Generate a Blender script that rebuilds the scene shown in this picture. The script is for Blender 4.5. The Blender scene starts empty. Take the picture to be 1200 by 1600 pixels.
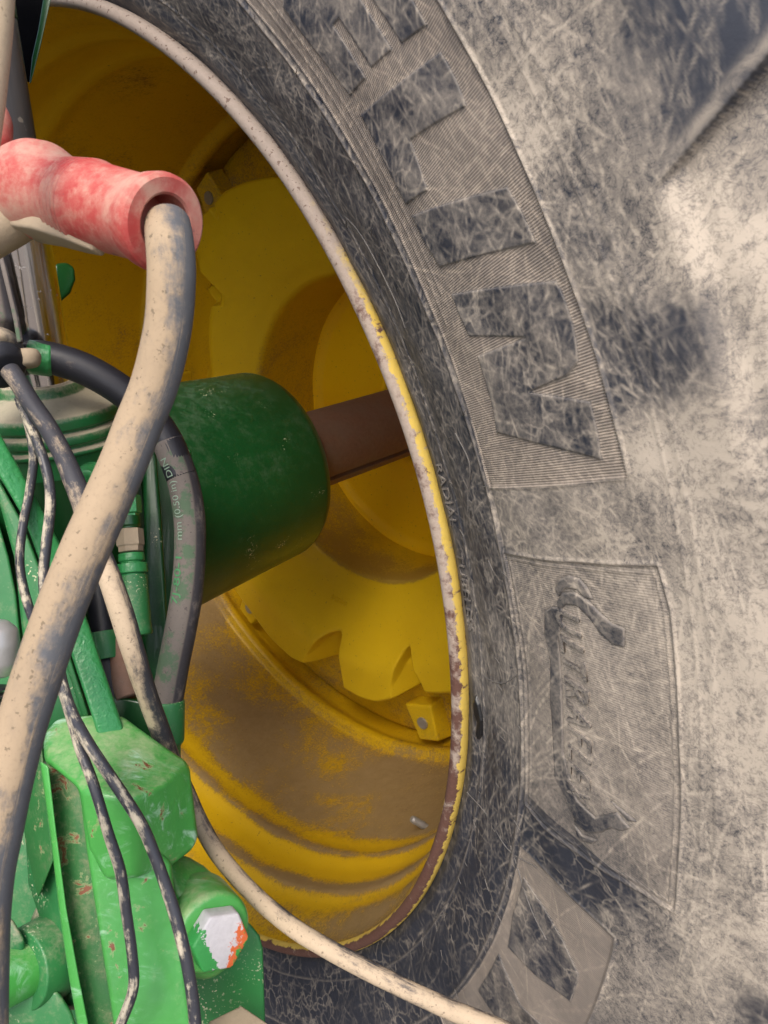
import bpy, bmesh, math, random
import numpy as np
from mathutils import Vector, Matrix
from mathutils.geometry import tessellate_polygon
random.seed(7); rng = np.random.default_rng(7)
PI = math.pi; R = math.radians
sc = bpy.context.scene; col = sc.collection

# ------------------------------------------------------------------ camera
PITCH = R(23.41); CAMZ = 1.352; FPX = 1200.0
cam_d = bpy.data.cameras.new('camera'); cam = bpy.data.objects.new('camera', cam_d); col.objects.link(cam)
cam.location = (0, 0, CAMZ); cam.rotation_euler = (PI/2 - PITCH, 0, 0)
cam_d.sensor_fit = 'VERTICAL'; cam_d.sensor_height = 36; cam_d.lens = 36*FPX/1600
cam_d.clip_start = .02; cam_d.clip_end = 400
cam_d.dof.use_dof = True; cam_d.dof.focus_distance = .68; cam_d.dof.aperture_fstop = 22
sc.camera = cam
# ------------------------------------------------------------------ light
SUN_EL, SUN_AZ = R(56), R(192)       # azimuth clockwise from +Y: behind the camera, to its left
w = bpy.data.worlds.new('World'); sc.world = w; w.use_nodes = True
nt = w.node_tree; bg = nt.nodes['Background']
sky = nt.nodes.new('ShaderNodeTexSky'); sky.sky_type = 'NISHITA'; sky.sun_disc = False
sky.sun_elevation = SUN_EL; sky.sun_rotation = SUN_AZ; sky.dust_density = 4; sky.ozone_density = .5; sky.air_density = 1.0
nt.links.new(sky.outputs[0], bg.inputs[0]); bg.inputs[1].default_value = .15
sl = bpy.data.lights.new('sun', 'SUN'); so = bpy.data.objects.new('sun', sl); col.objects.link(so)
sl.energy = 1.15; sl.angle = R(24); sl.color = (1, .96, .90)
sd = Vector((math.sin(SUN_AZ)*math.cos(SUN_EL), math.cos(SUN_AZ)*math.cos(SUN_EL), math.sin(SUN_EL)))
so.rotation_euler = sd.to_track_quat('Z', 'Y').to_euler(); so.location = sd*10
sc.view_settings.view_transform = 'Standard'; sc.view_settings.look = 'None'
sc.view_settings.exposure = .86; sc.view_settings.gamma = 1

# ------------------------------------------------------------------ frames
FW = np.array([0, math.cos(PITCH), -math.sin(PITCH)]); UP = np.array([0, math.sin(PITCH), math.cos(PITCH)])
CAM = np.array([0, 0, CAMZ])
def at(x, y, d):      # a point seen at (x, y), d metres in front of the camera
    return CAM + d*(np.array([(x-600)/FPX, 0, 0]) - (y-800)/FPX*UP + FW)
def V(p): return Vector([float(q) for q in p])
WN = np.array([-.67364, -.73906, 0]); WX = np.array([.73906, -.67364, 0]); WY = np.array([0, 0, 1.])
WC = np.array([-.34375, .83775, -.39203 + CAMZ])
def wl(p): d = np.asarray(p) - WC; return np.array([d@WX, d@WY, d@WN])
def ww(x, y, z): return WC + x*WX + y*WY + z*WN

# ------------------------------------------------------------------ node helpers
class NT:
    def __init__(s, name):
        s.m = bpy.data.materials.new(name); s.m.use_nodes = True; s.t = s.m.node_tree; s.N = s.t.nodes
        s.b = s.N['Principled BSDF']
    def n(s, ty, **k):
        o = s.N.new(ty)
        for a, v in k.items():
            if a == 'i':
                for kk, vv in v.items(): s.put(o.inputs[kk], vv)
            else: setattr(o, a, v)
        return o
    def put(s, inp, v):
        if hasattr(v, 'is_output') or isinstance(v, bpy.types.NodeSocket): s.t.links.new(v, inp)
        else:
            if isinstance(v, tuple) and len(v) == 3 and inp.type == 'RGBA': v = (*v, 1)
            inp.default_value = v
    def coord(s, k='Object'): return s.n('ShaderNodeTexCoord').outputs[k]
    def map(s, v, sc=(1, 1, 1), loc=(0, 0, 0)):
        return s.n('ShaderNodeMapping', i={'Vector': v, 'Scale': sc, 'Location': loc}).outputs[0]
    def noise(s, scale, detail=4, rough=.55, vec=None, dist=0, out=0):
        o = s.n('ShaderNodeTexNoise', i={'Scale': scale, 'Detail': detail, 'Roughness': rough, 'Distortion': dist})
        s.put(o.inputs['Vector'], vec if vec is not None else s.coord()); return o.outputs[out]
    def vor(s, scale, feature='F1', vec=None, rand=1.0):
        o = s.n('ShaderNodeTexVoronoi', feature=feature, i={'Scale': scale, 'Randomness': rand})
        s.put(o.inputs['Vector'], vec if vec is not None else s.coord()); return o.outputs['Distance']
    def m2(s, op, a, b=0.0, c=None, clamp=False):
        o = s.n('ShaderNodeMath', operation=op, use_clamp=clamp); s.put(o.inputs[0], a); s.put(o.inputs[1], b)
        if c is not None: s.put(o.inputs[2], c)
        return o.outputs[0]
    def ss(s, v, a, b, lo=0.0, hi=1.0):
        o = s.n('ShaderNodeMapRange', interpolation_type='SMOOTHSTEP', i={'Value': v, 'From Min': a, 'From Max': b, 'To Min': lo, 'To Max': hi}); return o.outputs[0]
    def mix(s, f, a, b):
        o = s.n('ShaderNodeMix', data_type='RGBA'); s.put(o.inputs[0], f); s.put(o.inputs[6], a); s.put(o.inputs[7], b); return o.outputs[2]
    def nz(s):
        g = s.n('ShaderNodeNewGeometry').outputs['Normal']; return s.n('ShaderNodeSeparateXYZ', i={0: g}).outputs[2]
    def bump(s, h, strength=.3, dist=.001, nrm=None):
        o = s.n('ShaderNodeBump', i={'Height': h, 'Strength': strength, 'Distance': dist})
        if nrm is not None: s.put(o.inputs['Normal'], nrm)
        return o.outputs[0]
    def fin(s, c, rough=.5, metal=0.0, nrm=None, spec=.5, coat=0.0):
        s.put(s.b.inputs['Base Color'], c); s.put(s.b.inputs['Roughness'], rough); s.put(s.b.inputs['Metallic'], metal)
        s.put(s.b.inputs['Specular IOR Level'], spec); s.put(s.b.inputs['Coat Weight'], coat)
        if nrm is not None: s.put(s.b.inputs['Normal'], nrm)
        return s.m

DUST = (.50, .41, .31); DUSTL = (.62, .54, .44)

def tyre_material():
    s = NT('tyre_rubber')
    uv = s.n('ShaderNodeUVMap', uv_map='UVMap').outputs[0]
    su = s.n('ShaderNodeSeparateXYZ', i={0: uv})
    u = su.outputs[0]
    at_ = s.n('ShaderNodeAttribute', attribute_name='mask'); sp = s.n('ShaderNodeSeparateColor', i={0: at_.outputs['Color']})
    dust, scr, hat = sp.outputs[0], sp.outputs[1], sp.outputs[2]
    ed = s.n('ShaderNodeAttribute', attribute_name='edge').outputs['Fac']
    n1 = s.noise(11, 7, .66, dist=.3); n2 = s.noise(62, 9, .76, dist=.8); n3 = s.noise(420, 5, .7)
    # worm-like drying marks in the dust film
    wv = s.noise(95, 5, .62, dist=1.4); worm = s.m2('ABSOLUTE', s.m2('SUBTRACT', wv, .5)); worm = s.ss(worm, .0, .035)
    wv2 = s.noise(210, 4, .6, dist=1.0); worm2 = s.ss(s.m2('ABSOLUTE', s.m2('SUBTRACT', wv2, .5)), .0, .05)
    d = s.m2('ADD', dust, s.m2('MULTIPLY', s.m2('SUBTRACT', n1, .5), 1.05))
    d = s.m2('ADD', d, s.m2('MULTIPLY', s.m2('SUBTRACT', n2, .5), 1.15))
    d = s.m2('ADD', d, s.m2('MULTIPLY', s.m2('SUBTRACT', n3, .5), .60))
    wo = s.m2('MULTIPLY', s.m2('SUBTRACT', 2.0, s.m2('ADD', worm, worm2)), s.ss(dust, .15, .6, 0, .28))
    d = s.m2('SUBTRACT', d, wo)
    # thin crossing scuffs
    d = s.m2('MULTIPLY', d, s.ss(dust, 0.0, .25, .55, 1.0), clamp=True)
    wc = s.n('ShaderNodeVectorMath', operation='ADD', i={0: s.coord(), 1: s.n('ShaderNodeVectorMath', operation='SCALE', i={0: s.noise(55, 3, .6, out=1), 'Scale': .022}).outputs[0]}).outputs[0]
    web = s.vor(62, 'DISTANCE_TO_EDGE', vec=wc); web = s.m2('MULTIPLY', s.ss(web, .0, .09, 1, 0), s.ss(s.noise(24, 4, .6), .40, .62))
    net = s.n('ShaderNodeSeparateXYZ', i={0: s.coord()}); rad_ = su.outputs[1]
    webk = s.m2('MULTIPLY', web, s.m2('MULTIPLY', s.ss(rad_, .72, .76, 1.0, .25), s.m2('SUBTRACT', 1.0, hat, clamp=True)))
    d = s.m2('ADD', d, s.m2('MULTIPLY', webk, .32), clamp=True)
    rib = s.m2('SINE', s.m2('MULTIPLY', u, 2*PI/.118)); rib01 = s.m2('MULTIPLY_ADD', rib, .5, .5)
    hd = s.m2('ADD', s.m2('MULTIPLY', rib01, .26), .40)
    hd = s.m2('ADD', hd, s.m2('MULTIPLY', s.m2('SUBTRACT', n2, .5), .5)); hd = s.m2('ADD', hd, s.m2('MULTIPLY', s.m2('SUBTRACT', n1, .5), .5), clamp=True)
    hd = s.m2('MULTIPLY', hd, s.ss(dust, -.05, .35, .35, 1.0))
    d = s.n('ShaderNodeMix', data_type='FLOAT', i={0: hat, 2: d, 3: hd}).outputs[0]
    sc_ = s.m2('MULTIPLY', scr, s.ss(s.noise(160, 4, .7), .30, .55, .35, 1.0))
    d = s.m2('MAXIMUM', d, s.m2('ADD', s.m2('MULTIPLY', d, .5), s.m2('MULTIPLY', sc_, .75)), clamp=True) if False else s.m2('ADD', d, s.m2('MULTIPLY', sc_, .85), clamp=True); d = s.m2('MAXIMUM', d, s.m2('MULTIPLY', ed, s.ss(n2, .35, .6, .15, .75)), clamp=True)
    rub = s.mix(n1, (.017, .021, .032), (.042, .046, .060))
    tint = s.mix(s.noise(5, 3, .5), (.37, .325, .27), (.47, .40, .315))
    dc = s.mix(s.ss(dust, .45, .95), tint, (.54, .465, .375))
    dc = s.mix(s.m2('MULTIPLY', hat, .75), dc, s.mix(n1, (.34, .275, .215), (.42, .35, .28)))
    c = s.mix(d, rub, dc)
    h = s.m2('ADD', s.m2('MULTIPLY', s.m2('MULTIPLY', rib01, hat), .9), s.m2('MULTIPLY', n2, .5)); h = s.m2('ADD', h, s.m2('MULTIPLY', n3, .35))
    h = s.m2('ADD', h, s.m2('MULTIPLY', sc_, -.3))
    nm = s.bump(h, .55, .0007)
    return s.fin(c, s.ss(d, 0, .6, .48, .92), nrm=nm, spec=.35)

def yellow_material(name='yellow_paint', dusty=1.0, cols=((.56, .325, .004), (.68, .43, .008))):
    s = NT(name); nz = s.nz()
    n1 = s.noise(6, 7, .68, dist=.4); n2 = s.noise(50, 9, .8, dist=.5); n3 = s.noise(300, 5, .8)
    at_ = s.n('ShaderNodeAttribute', attribute_name='soil').outputs['Fac']
    k = s.m2('ADD', s.m2('MULTIPLY_ADD', n1, 2.1, -.50), s.m2('MULTIPLY', n2, .75)); k = s.m2('ADD', k, s.m2('MULTIPLY', at_, 1.0))
    k = s.m2('ADD', k, s.m2('MULTIPLY', s.m2('SUBTRACT', n3, .5), 2.0))
    f = s.ss(k, 1.10, 1.42, 0, .90*dusty)
    f2 = s.m2('MULTIPLY', s.ss(k, .75, 1.35, 0, .55), dusty)
    yc = s.mix(n1, *cols)
    film = s.mix(f2, yc, (.30, .15, .018))
    dc = s.mix(n2, (.15, .095, .038), (.40, .275, .13))
    c = s.mix(f, film, dc)
    spk = s.ss(s.vor(150), .05, .11, 1, 0); spk = s.m2('MULTIPLY', spk, s.ss(s.noise(30, 3), .55, .65))
    c = s.mix(spk, c, (.09, .055, .03)); chp = s.m2('MULTIPLY', s.ss(s.noise(210, 4, .65), .66, .70), .75); c = s.mix(chp, c, (.15, .09, .035))
    return s.fin(c, s.ss(f, 0, 1, .38, .9), nrm=s.bump(s.m2('ADD', n2, s.m2('MULTIPLY', n3, .5)), .45, .0014), spec=.40)

def lip_material():
    s = NT('worn_rim_lip'); uv = s.n('ShaderNodeUVMap', uv_map='UVMap').outputs[0]; su = s.n('ShaderNodeSeparateXYZ', i={0: uv})
    th, v = su.outputs[0], su.outputs[1]
    pv = s.map(uv, (.22, 60, 1)); n1 = s.noise(6, 8, .7, vec=pv); n2 = s.noise(60, 6, .7); n3 = s.noise(330, 5, .75)
    yel = s.mix(n2, (.52, .35, .06), (.70, .52, .12))
    rust = s.mix(n3, (.075, .032, .022), (.17, .09, .07)); scuff = s.mix(n3, (.27, .20, .16), (.50, .42, .35))
    r = s.mix(s.ss(s.m2('ADD', n2, s.ss(th, -25, 25, -.16, .10)), .42, .60), rust, scuff)
    k = s.m2('ADD', s.m2('MULTIPLY', s.m2('SUBTRACT', v, .5461), 420), s.m2('MULTIPLY', s.m2('SUBTRACT', n1, .5), 3.2))
    k = s.m2('ADD', k, s.m2('MULTIPLY', s.m2('SUBTRACT', n2, .5), 2.4))
    c = s.mix(s.ss(k, .0, .35), r, yel)
    inn = s.m2('ADD', s.m2('MULTIPLY', s.m2('SUBTRACT', .5372, v), 420), s.m2('MULTIPLY', s.m2('SUBTRACT', n2, .5), 3))
    c = s.mix(s.ss(inn, 0, .4), c, yel)
    dust = s.mix(n3, (.27, .215, .175), (.38, .315, .265)); pit = s.ss(s.noise(240, 3, .6), .60, .66)
    dust = s.mix(s.m2('MULTIPLY', pit, .8), dust, (.12, .07, .05))
    k2 = s.m2('ADD', s.m2('MULTIPLY', s.m2('SUBTRACT', th, 36), .07), s.m2('MULTIPLY', s.m2('SUBTRACT', n2, .5), 3.0))
    c = s.mix(s.ss(k2, -.4, .6), c, dust)
    return s.fin(c, .75, nrm=s.bump(s.m2('ADD', n3, n2), .5, .001), spec=.3)

def green_material(name, base=(.020, .165, .036), base2=(.030, .235, .055), dust=.35, scrape=0.0, rust=0.0, speck=0.0, rough=.32, tex=0.0, up=.5, dcol=(.42, .36, .26)):
    s = NT(name); nz = s.nz(); n1 = s.noise(16, 5, .6); n2 = s.noise(75, 8, .75); n3 = s.noise(420, 5, .7)
    c = s.mix(n1, base, base2); c = s.mix(s.ss(s.noise(5, 5, .7), .5, .75, 0, .45), c, tuple(q*.5 for q in base))
    k = s.m2('ADD', s.m2('MULTIPLY', n1, .5), s.m2('MULTIPLY', n2, .8)); k = s.m2('ADD', k, s.m2('MULTIPLY', s.m2('MAXIMUM', nz, 0.0), up)); k = s.m2('ADD', k, s.m2('MULTIPLY', n3, .35))
    k = s.m2('SUBTRACT', k, 1.25 - dust)
    f = s.ss(k, 0, .45, 0, .85)
    c = s.mix(f, c, s.mix(n3, dcol, tuple(q*1.3 for q in dcol)))
    if speck:
        sp = s.m2('MULTIPLY', s.ss(s.noise(480, 2, .5), .60, .66), s.ss(s.noise(22, 4, .6), .62-.25*speck, .72-.1*speck))
        c = s.mix(sp, c, (.62, .60, .40)); f = s.m2('MAXIMUM', f, sp)
    if scrape:
        sv = s.map(s.coord(), (28, 90, 60)); a = s.noise(1.0, 8, .72, vec=sv, dist=.8)
        sp = s.m2('MULTIPLY', s.ss(a, .60-.06*scrape, .72), s.ss(s.noise(14, 3), .44, .62)); c = s.mix(s.m2('MULTIPLY', sp, .8), c, (.50, .72, .58))
    if rust:
        a = s.noise(48, 7, .7, dist=.4); m_ = s.ss(a, .66-.07*rust, .69-.07*rust); rim = s.ss(a, .63-.07*rust, .66-.07*rust)
        c = s.mix(s.m2('MULTIPLY', rim, .45), c, (.36, .38, .20)); c = s.mix(m_, c, (.19, .065, .03))
    h = s.m2('ADD', s.m2('MULTIPLY', n2, .5), s.m2('MULTIPLY', n3, .25))
    if scrape: h = s.m2('ADD', h, s.m2('MULTIPLY', s.noise(130, 3, .5), 1.3))
    if tex: h = s.m2('ADD', s.m2('MULTIPLY', s.noise(260, 2, .5, dist=.4), 2.2*tex), h)
    return s.fin(c, s.ss(f, 0, .8, rough, .9), nrm=s.bump(h, .35, .0012), spec=.5, coat=.15)

def hose_material(name, base, dustc, amt, scale=1.0, rough=.6, tint=None, sk=.16, green=False, ramp=None, sharp=1.0):
    s = NT(name); n1 = s.noise(22*scale, 6, .65, dist=.3); n2 = s.noise(95*scale, 8, .75); n3 = s.noise(500, 4, .7)
    uv = s.n('ShaderNodeUVMap', uv_map='UVMap').outputs[0]; su = s.n('ShaderNodeSeparateXYZ', i={0: uv})
    side = s.n('ShaderNodeAttribute', attribute_name='side').outputs['Fac']
    st = s.noise(1.0, 6, .7, vec=s.map(uv, (26*scale, 4, 1)))
    k = s.m2('ADD', s.m2('MULTIPLY', n1, .50), s.m2('MULTIPLY', n2, .35)); k = s.m2('ADD', k, s.m2('MULTIPLY', st, .75)); k = s.m2('ADD', k, s.m2('MULTIPLY', side, sk))  # sk: how far the lit side is painted paler, besides the mud
    if ramp: k = s.m2('ADD', k, s.ss(su.outputs[0], ramp[0], ramp[1], -ramp[2], 0.0))
    f = s.ss(k, .96 - amt - .10/sharp, .96 - amt + .10/sharp, 0, .97)
    dd = s.mix(n1, dustc, tuple(min(1, q*1.22) for q in dustc)); dd = s.mix(s.ss(n3, .5, .75, 0, .35), dd, tuple(q*.55 for q in dustc))
    if tint: dd = s.mix(s.ss(s.noise(40, 3), .45, .6, 0, .6), dd, tint)
    bl = s.noise(34*scale, 7, .7, dist=.8); dd = s.mix(s.ss(bl, .50, .75, 0, .4), dd, tuple(q*.6+.03 for q in dustc)); dd = s.mix(s.ss(s.noise(300, 3, .6), .62, .68, 0, .7), dd, tuple(q*.35 for q in dustc))
    if green:
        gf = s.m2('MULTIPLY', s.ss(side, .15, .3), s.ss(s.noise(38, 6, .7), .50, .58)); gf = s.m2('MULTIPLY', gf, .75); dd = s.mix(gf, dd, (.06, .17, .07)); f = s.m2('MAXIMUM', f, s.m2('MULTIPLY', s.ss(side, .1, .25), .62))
    bb = s.mix(n2, base, tuple(q*1.7 for q in base))
    return s.fin(s.mix(f, bb, dd), s.ss(f, 0, 1, rough, .92), nrm=s.bump(s.m2('ADD', s.m2('MULTIPLY', n2, .6), s.m2('ADD', f, s.m2('MULTIPLY', n3, .3))), .5, .0007), spec=.4)

M = {}
M['tyre'] = tyre_material(); M['yellow'] = yellow_material(); M['yellow_cast'] = yellow_material('yellow_cast_iron', .5, ((.60, .38, .006), (.74, .50, .012))); M['lip'] = lip_material()
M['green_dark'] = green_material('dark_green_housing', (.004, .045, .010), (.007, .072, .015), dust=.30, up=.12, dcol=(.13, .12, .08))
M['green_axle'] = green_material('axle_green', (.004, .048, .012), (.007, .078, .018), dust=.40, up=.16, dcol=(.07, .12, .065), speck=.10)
M['green_hammer'] = green_material('hammered_green', (.026, .195, .055), (.042, .27, .082), dust=.05, tex=1.0, up=.1)
M['green_cast'] = green_material('cast_green', (.045, .265, .048), (.085, .38, .080), dust=.12, scrape=1.5, rust=.35, dcol=(.30, .36, .19), rough=.35)
M['green_rib'] = green_material('worn_green_channel', (.012, .085, .018), (.026, .17, .04), dust=.30, rust=.9, rough=.6, dcol=(.22, .19, .12))
M['green_dusty'] = green_material('dusty_green', (.018, .13, .035), (.03, .20, .06), dust=.34, up=.2, speck=.5, rough=.5, dcol=(.28, .26, .17))
M['green_speck'] = green_material('speckled_green', (.022, .17, .04), (.032, .23, .06), dust=.08, speck=1.0, rough=.5)
M['green_cap'] = green_material('capped_green', (.010, .10, .03), (.02, .17, .05), dust=.36, up=.55, dcol=(.36, .30, .22))
M['hose_tan'] = hose_material('mud_caked_hose', (.075, .078, .085), (.34, .255, .165), .165, .8, sk=.17, ramp=(.0, .11, .10))
M['hose_pale'] = hose_material('pale_mud_hose', (.12, .10, .08), (.43, .34, .23), .45, .8, sk=.0)
M['cable_tan'] = hose_material('mud_caked_cable', (.035, .035, .042), (.44, .345, .24), .17, ramp=(.07, .17, .20))
M['cable_lo'] = hose_material('chipped_mud_cable', (.05, .052, .06), (.42, .34, .24), .16, 1.2)
M['cable_blk'] = hose_material('black_cable', (.018, .019, .024), (.30, .25, .18), -.05, 1.3, .35)
M['cable_mix'] = hose_material('half_muddy_cable', (.028, .029, .036), (.42, .37, .28), .065, 1.5, .35, sharp=1.7, sk=.10)
M['hose_blk'] = hose_material('black_rubber_hose', (.014, .014, .018), (.15, .12, .095), -.10, 1.0, .42)
M['hose_loop'] = hose_material('scuffed_rubber_hose', (.03, .028, .032), (.19, .16, .135), .06, 1.1, .6, sk=-.05, green=True)

def simple(name, c1, c2, scale=40, rough=.5, metal=0.0, b=.3, spec=.5):
    s = NT(name); n = s.noise(scale, 6, .65); n2 = s.noise(scale*6, 4, .7)
    return s.fin(s.mix(n, c1, c2), rough, metal, s.bump(s.m2('ADD', n, s.m2('MULTIPLY', n2, .4)), b, .001), spec)
M['black'] = simple('black_plastic', (.010, .010, .012), (.028, .027, .028), rough=.5)
M['steel'] = simple('dull_steel', (.28, .27, .26), (.48, .46, .44), 120, .5, .6)
M['void'] = simple('gap_shade_black', (.004, .004, .005), (.008, .008, .009), rough=1, spec=.0)
M['ground'] = simple('packed_dirt', (.075, .058, .042), (.14, .11, .08), 6, .95)
M['knob'] = simple('polished_knob', (.36, .35, .34), (.55, .54, .52), 30, .40, .5)
M['black_spot'] = simple('wet_black_rubber', (.006, .006, .007), (.016, .016, .018), rough=.35)
M['mud'] = simple('dry_mud', (.30, .23, .155), (.42, .34, .24), 60, .95, b=.7)
def rusty_bar():
    s = NT('rusty_axle_bar'); n = s.noise(14, 6, .6); n2 = s.noise(160, 6, .75); n3 = s.noise(420, 3)
    c = s.mix(n2, (.16, .08, .05), (.34, .19, .13)); c = s.mix(s.ss(n, .42, .65, 0, .6), c, (.24, .16, .12)); c = s.mix(s.ss(n3, .62, .7, 0, .6), c, (.25, .18, .14))
    return s.fin(c, .7, .2, s.bump(n2, .3, .001))
M['rust'] = rusty_bar()
def chrome():
    s = NT('chrome_rod'); n = s.noise(1, 5, .6, vec=s.map(s.coord(), (60, 60, 3))); n2 = s.noise(140, 5, .7)
    f = s.m2('MAXIMUM', s.ss(n, .5, .75, 0, .45), s.ss(n2, .62, .70, 0, .8))
    return s.fin(s.mix(f, (.92, .90, .90), (.45, .40, .36)), s.ss(f, 0, 1, .10, .6), s.ss(f, 0, .8, 1, .2), s.bump(n2, .1, .0005))
M['chrome'] = chrome()
def dusty_rod():
    s = NT('dusty_rod'); n = s.noise(1, 5, .6, vec=s.map(s.coord(), (45, 45, 4))); n2 = s.noise(75, 2, .4)
    c = s.mix(s.ss(n, .3, .7), (.085, .09, .105), (.22, .215, .22)); c = s.mix(s.ss(n2, .66, .69), c, (.55, .52, .47))
    return s.fin(c, .30, .55, s.bump(n, .1, .0005))
M['rod_dust'] = dusty_rod()
def red_grip():
    s = NT('faded_red_grip'); n = s.noise(1, 6, .6, vec=s.map(s.coord(), (22, 22, 22)), dist=.3); n2 = s.noise(150, 7, .78); n3 = s.noise(450, 4, .7)
    side = s.n('ShaderNodeAttribute', attribute_name='side').outputs['Fac']
    c = s.mix(s.ss(n, .34, .64), (.44, .055, .05), (.55, .22, .175)); c = s.mix(s.ss(n2, .45, .85, 0, .6), c, (.55, .28, .22))
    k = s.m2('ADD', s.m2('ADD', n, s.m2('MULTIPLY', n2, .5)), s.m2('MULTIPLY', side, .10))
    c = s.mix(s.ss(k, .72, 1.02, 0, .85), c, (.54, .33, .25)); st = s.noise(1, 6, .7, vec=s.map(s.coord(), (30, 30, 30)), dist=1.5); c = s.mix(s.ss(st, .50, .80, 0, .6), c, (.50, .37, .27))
    dk = s.ss(s.noise(1, 5, .7, vec=s.map(s.coord(), (70, 25, 70))), .64, .70, 0, .7); c = s.mix(dk, c, (.16, .11, .11))
    return s.fin(c, .65, 0, s.bump(s.m2('ADD', n2, s.m2('MULTIPLY', n3, .5)), .4, .001), .35)
M['red'] = red_grip()
def bolt_paint():
    s = NT('painted_bolt'); co = s.coord(); sx = s.n('ShaderNodeSeparateXYZ', i={0: co}); x, y = sx.outputs[0], sx.outputs[1]
    n = s.noise(170, 6, .7); n2 = s.noise(700, 4, .7)
    k = s.m2('ADD', s.m2('MULTIPLY', s.m2('SUBTRACT', x, s.m2('MULTIPLY', y, .9)), 60), s.m2('MULTIPLY', s.m2('SUBTRACT', n, .5), 2.6))
    c = s.mix(n, (.42, .40, .41), (.66, .64, .65))
    c = s.mix(s.ss(k, .66, .80), c, (.62, .13, .035)); c = s.mix(s.ss(k, 1.15, 1.3), c, (.045, .27, .05))
    k3 = s.m2('ADD', s.m2('MULTIPLY', s.m2('ADD', x, s.m2('MULTIPLY', y, .15)), -95), s.m2('MULTIPLY', s.m2('SUBTRACT', n, .5), 2.5))
    c = s.mix(s.ss(k3, .75, .85), c, (.035, .27, .06))
    return s.fin(c, .5, 0, s.bump(s.m2('ADD', n, n2), .3, .001))
M['bolt'] = bolt_paint()
M['print_green'] = simple('green_print', (.04, .20, .07), (.07, .28, .11), 300, .6)
M['print'] = simple('pale_print', (.16, .25, .18), (.28, .36, .28), 300, .6)

# ------------------------------------------------------------------ object helpers
def tag(o, label=None, cat=None, group=None, kind=None):
    if label: o['label'] = label
    if cat: o['category'] = cat
    if group: o['group'] = group
    if kind: o['kind'] = kind
    return o
def empty(name, loc, label, cat, group=None, mat=None):
    o = bpy.data.objects.new(name, None); col.objects.link(o); o.empty_display_size = .05
    if mat is not None: o.matrix_world = mat
    else: o.location = V(loc)
    return tag(o, label, cat, group)
def link(name, me, mat, parent=None, local=False, smooth=True):
    o = bpy.data.objects.new(name, me); col.objects.link(o)
    if mat: me.materials.append(mat)
    if smooth: me.polygons.foreach_set('use_smooth', np.ones(len(me.polygons), bool))
    if parent is not None:
        o.parent = parent
        if not local: o.matrix_parent_inverse = parent_world(parent).inverted()
    return o
def parent_world(p):
    mw = Matrix.LocRotScale(p.location, p.rotation_euler if p.rotation_mode != 'QUATERNION' else p.rotation_quaternion, None)
    if p.parent: return parent_world(p.parent) @ p.matrix_parent_inverse @ mw
    return mw
def mesh_np(name, v, quads):
    me = bpy.data.meshes.new(name); v = np.asarray(v, np.float32); q = np.asarray(quads, np.int32)
    me.vertices.add(len(v)); me.vertices.foreach_set('co', v.ravel())
    me.loops.add(q.size); me.loops.foreach_set('vertex_index', q.ravel())
    me.polygons.add(len(q)); me.polygons.foreach_set('loop_start', np.arange(0, q.size, q.shape[1], dtype=np.int32))
    me.update(calc_edges=True); return me
def set_uv(me, uv):
    l = me.uv_layers.new(name='UVMap'); vi = np.empty(len(me.loops), np.int32); me.loops.foreach_get('vertex_index', vi)
    l.data.foreach_set('uv', np.asarray(uv, np.float32)[vi].ravel())
def set_f(me, name, a):
    x = me.attributes.new(name, 'FLOAT', 'POINT'); x.data.foreach_set('value', np.asarray(a, np.float32))
def set_mask(me, a):
    x = me.attributes.new('mask', 'FLOAT_COLOR', 'POINT'); x.data.foreach_set('color', np.asarray(a, np.float32).ravel())
def grid_quads(n, m, wrap=False):
    i = np.arange(n-1)[:, None]; j = np.arange(m if wrap else m-1)[None]; j2 = (j+1) % m
    a = i*m+j; b = (i+1)*m+j; c = (i+1)*m+j2; d = i*m+j2
    return np.stack([a+0*j, b+0*j, c+0*i, d+0*i], -1).reshape(-1, 4)
def bevel(o, wdt, seg=3, ang=30):
    b = o.modifiers.new('bevel', 'BEVEL'); b.width = wdt; b.segments = seg; b.limit_method = 'ANGLE'; b.angle_limit = R(ang); b.harden_normals = False
    return o
def bm_obj(name, bm, mat, parent=None, local=False, smooth=True):
    bmesh.ops.recalc_face_normals(bm, faces=bm.faces[:]); me = bpy.data.meshes.new(name); bm.to_mesh(me); bm.free()
    o = link(name, me, mat, parent, local, smooth); return o
def shell(name, verts, faces, back, mat, parent=None, bev=.003, seg=3, sub=0, disp=0.0, axis=None):
    """Front faces through the listed points, walls and a back face: a solid plate or casting."""
    bm = bmesh.new(); P = [at(*v) for v in verts]; mv = np.mean(P, axis=0)-CAM; B = mv/np.linalg.norm(mv)*(back if np.isscalar(back) else float(np.linalg.norm(back)))
    f = [bm.verts.new(V(p)) for p in P]; b = [bm.verts.new(V(p+B)) for p in P]; cnt = {}
    for fa in faces:
        bm.faces.new([f[i] for i in fa]); bm.faces.new([b[i] for i in reversed(fa)])
        for i in range(len(fa)):
            e = (fa[i], fa[(i+1) % len(fa)]); cnt[tuple(sorted(e))] = cnt.get(tuple(sorted(e)), 0)+1
    for e, c in cnt.items():
        if c == 1: bm.faces.new([f[e[0]], f[e[1]], b[e[1]], b[e[0]]])
    if sub:
        bmesh.ops.triangulate(bm, faces=[q for q in bm.faces if len(q.verts) > 4])
        bmesh.ops.subdivide_edges(bm, edges=bm.edges[:], cuts=sub, use_grid_fill=True)
    o = bm_obj(name, bm, mat, parent)
    if bev: bevel(o, bev, seg)
    if disp: 
        o.modifiers.new('s', 'SUBSURF').levels = 0
    return o
def plate(name, poly, depth, back, mat, parent=None, bev=.002):
    vs = [(p[0], p[1], p[2] if len(p) > 2 else depth) for p in poly]
    return shell(name, vs, [tuple(range(len(vs)))], back, mat, parent, bev)
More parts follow.
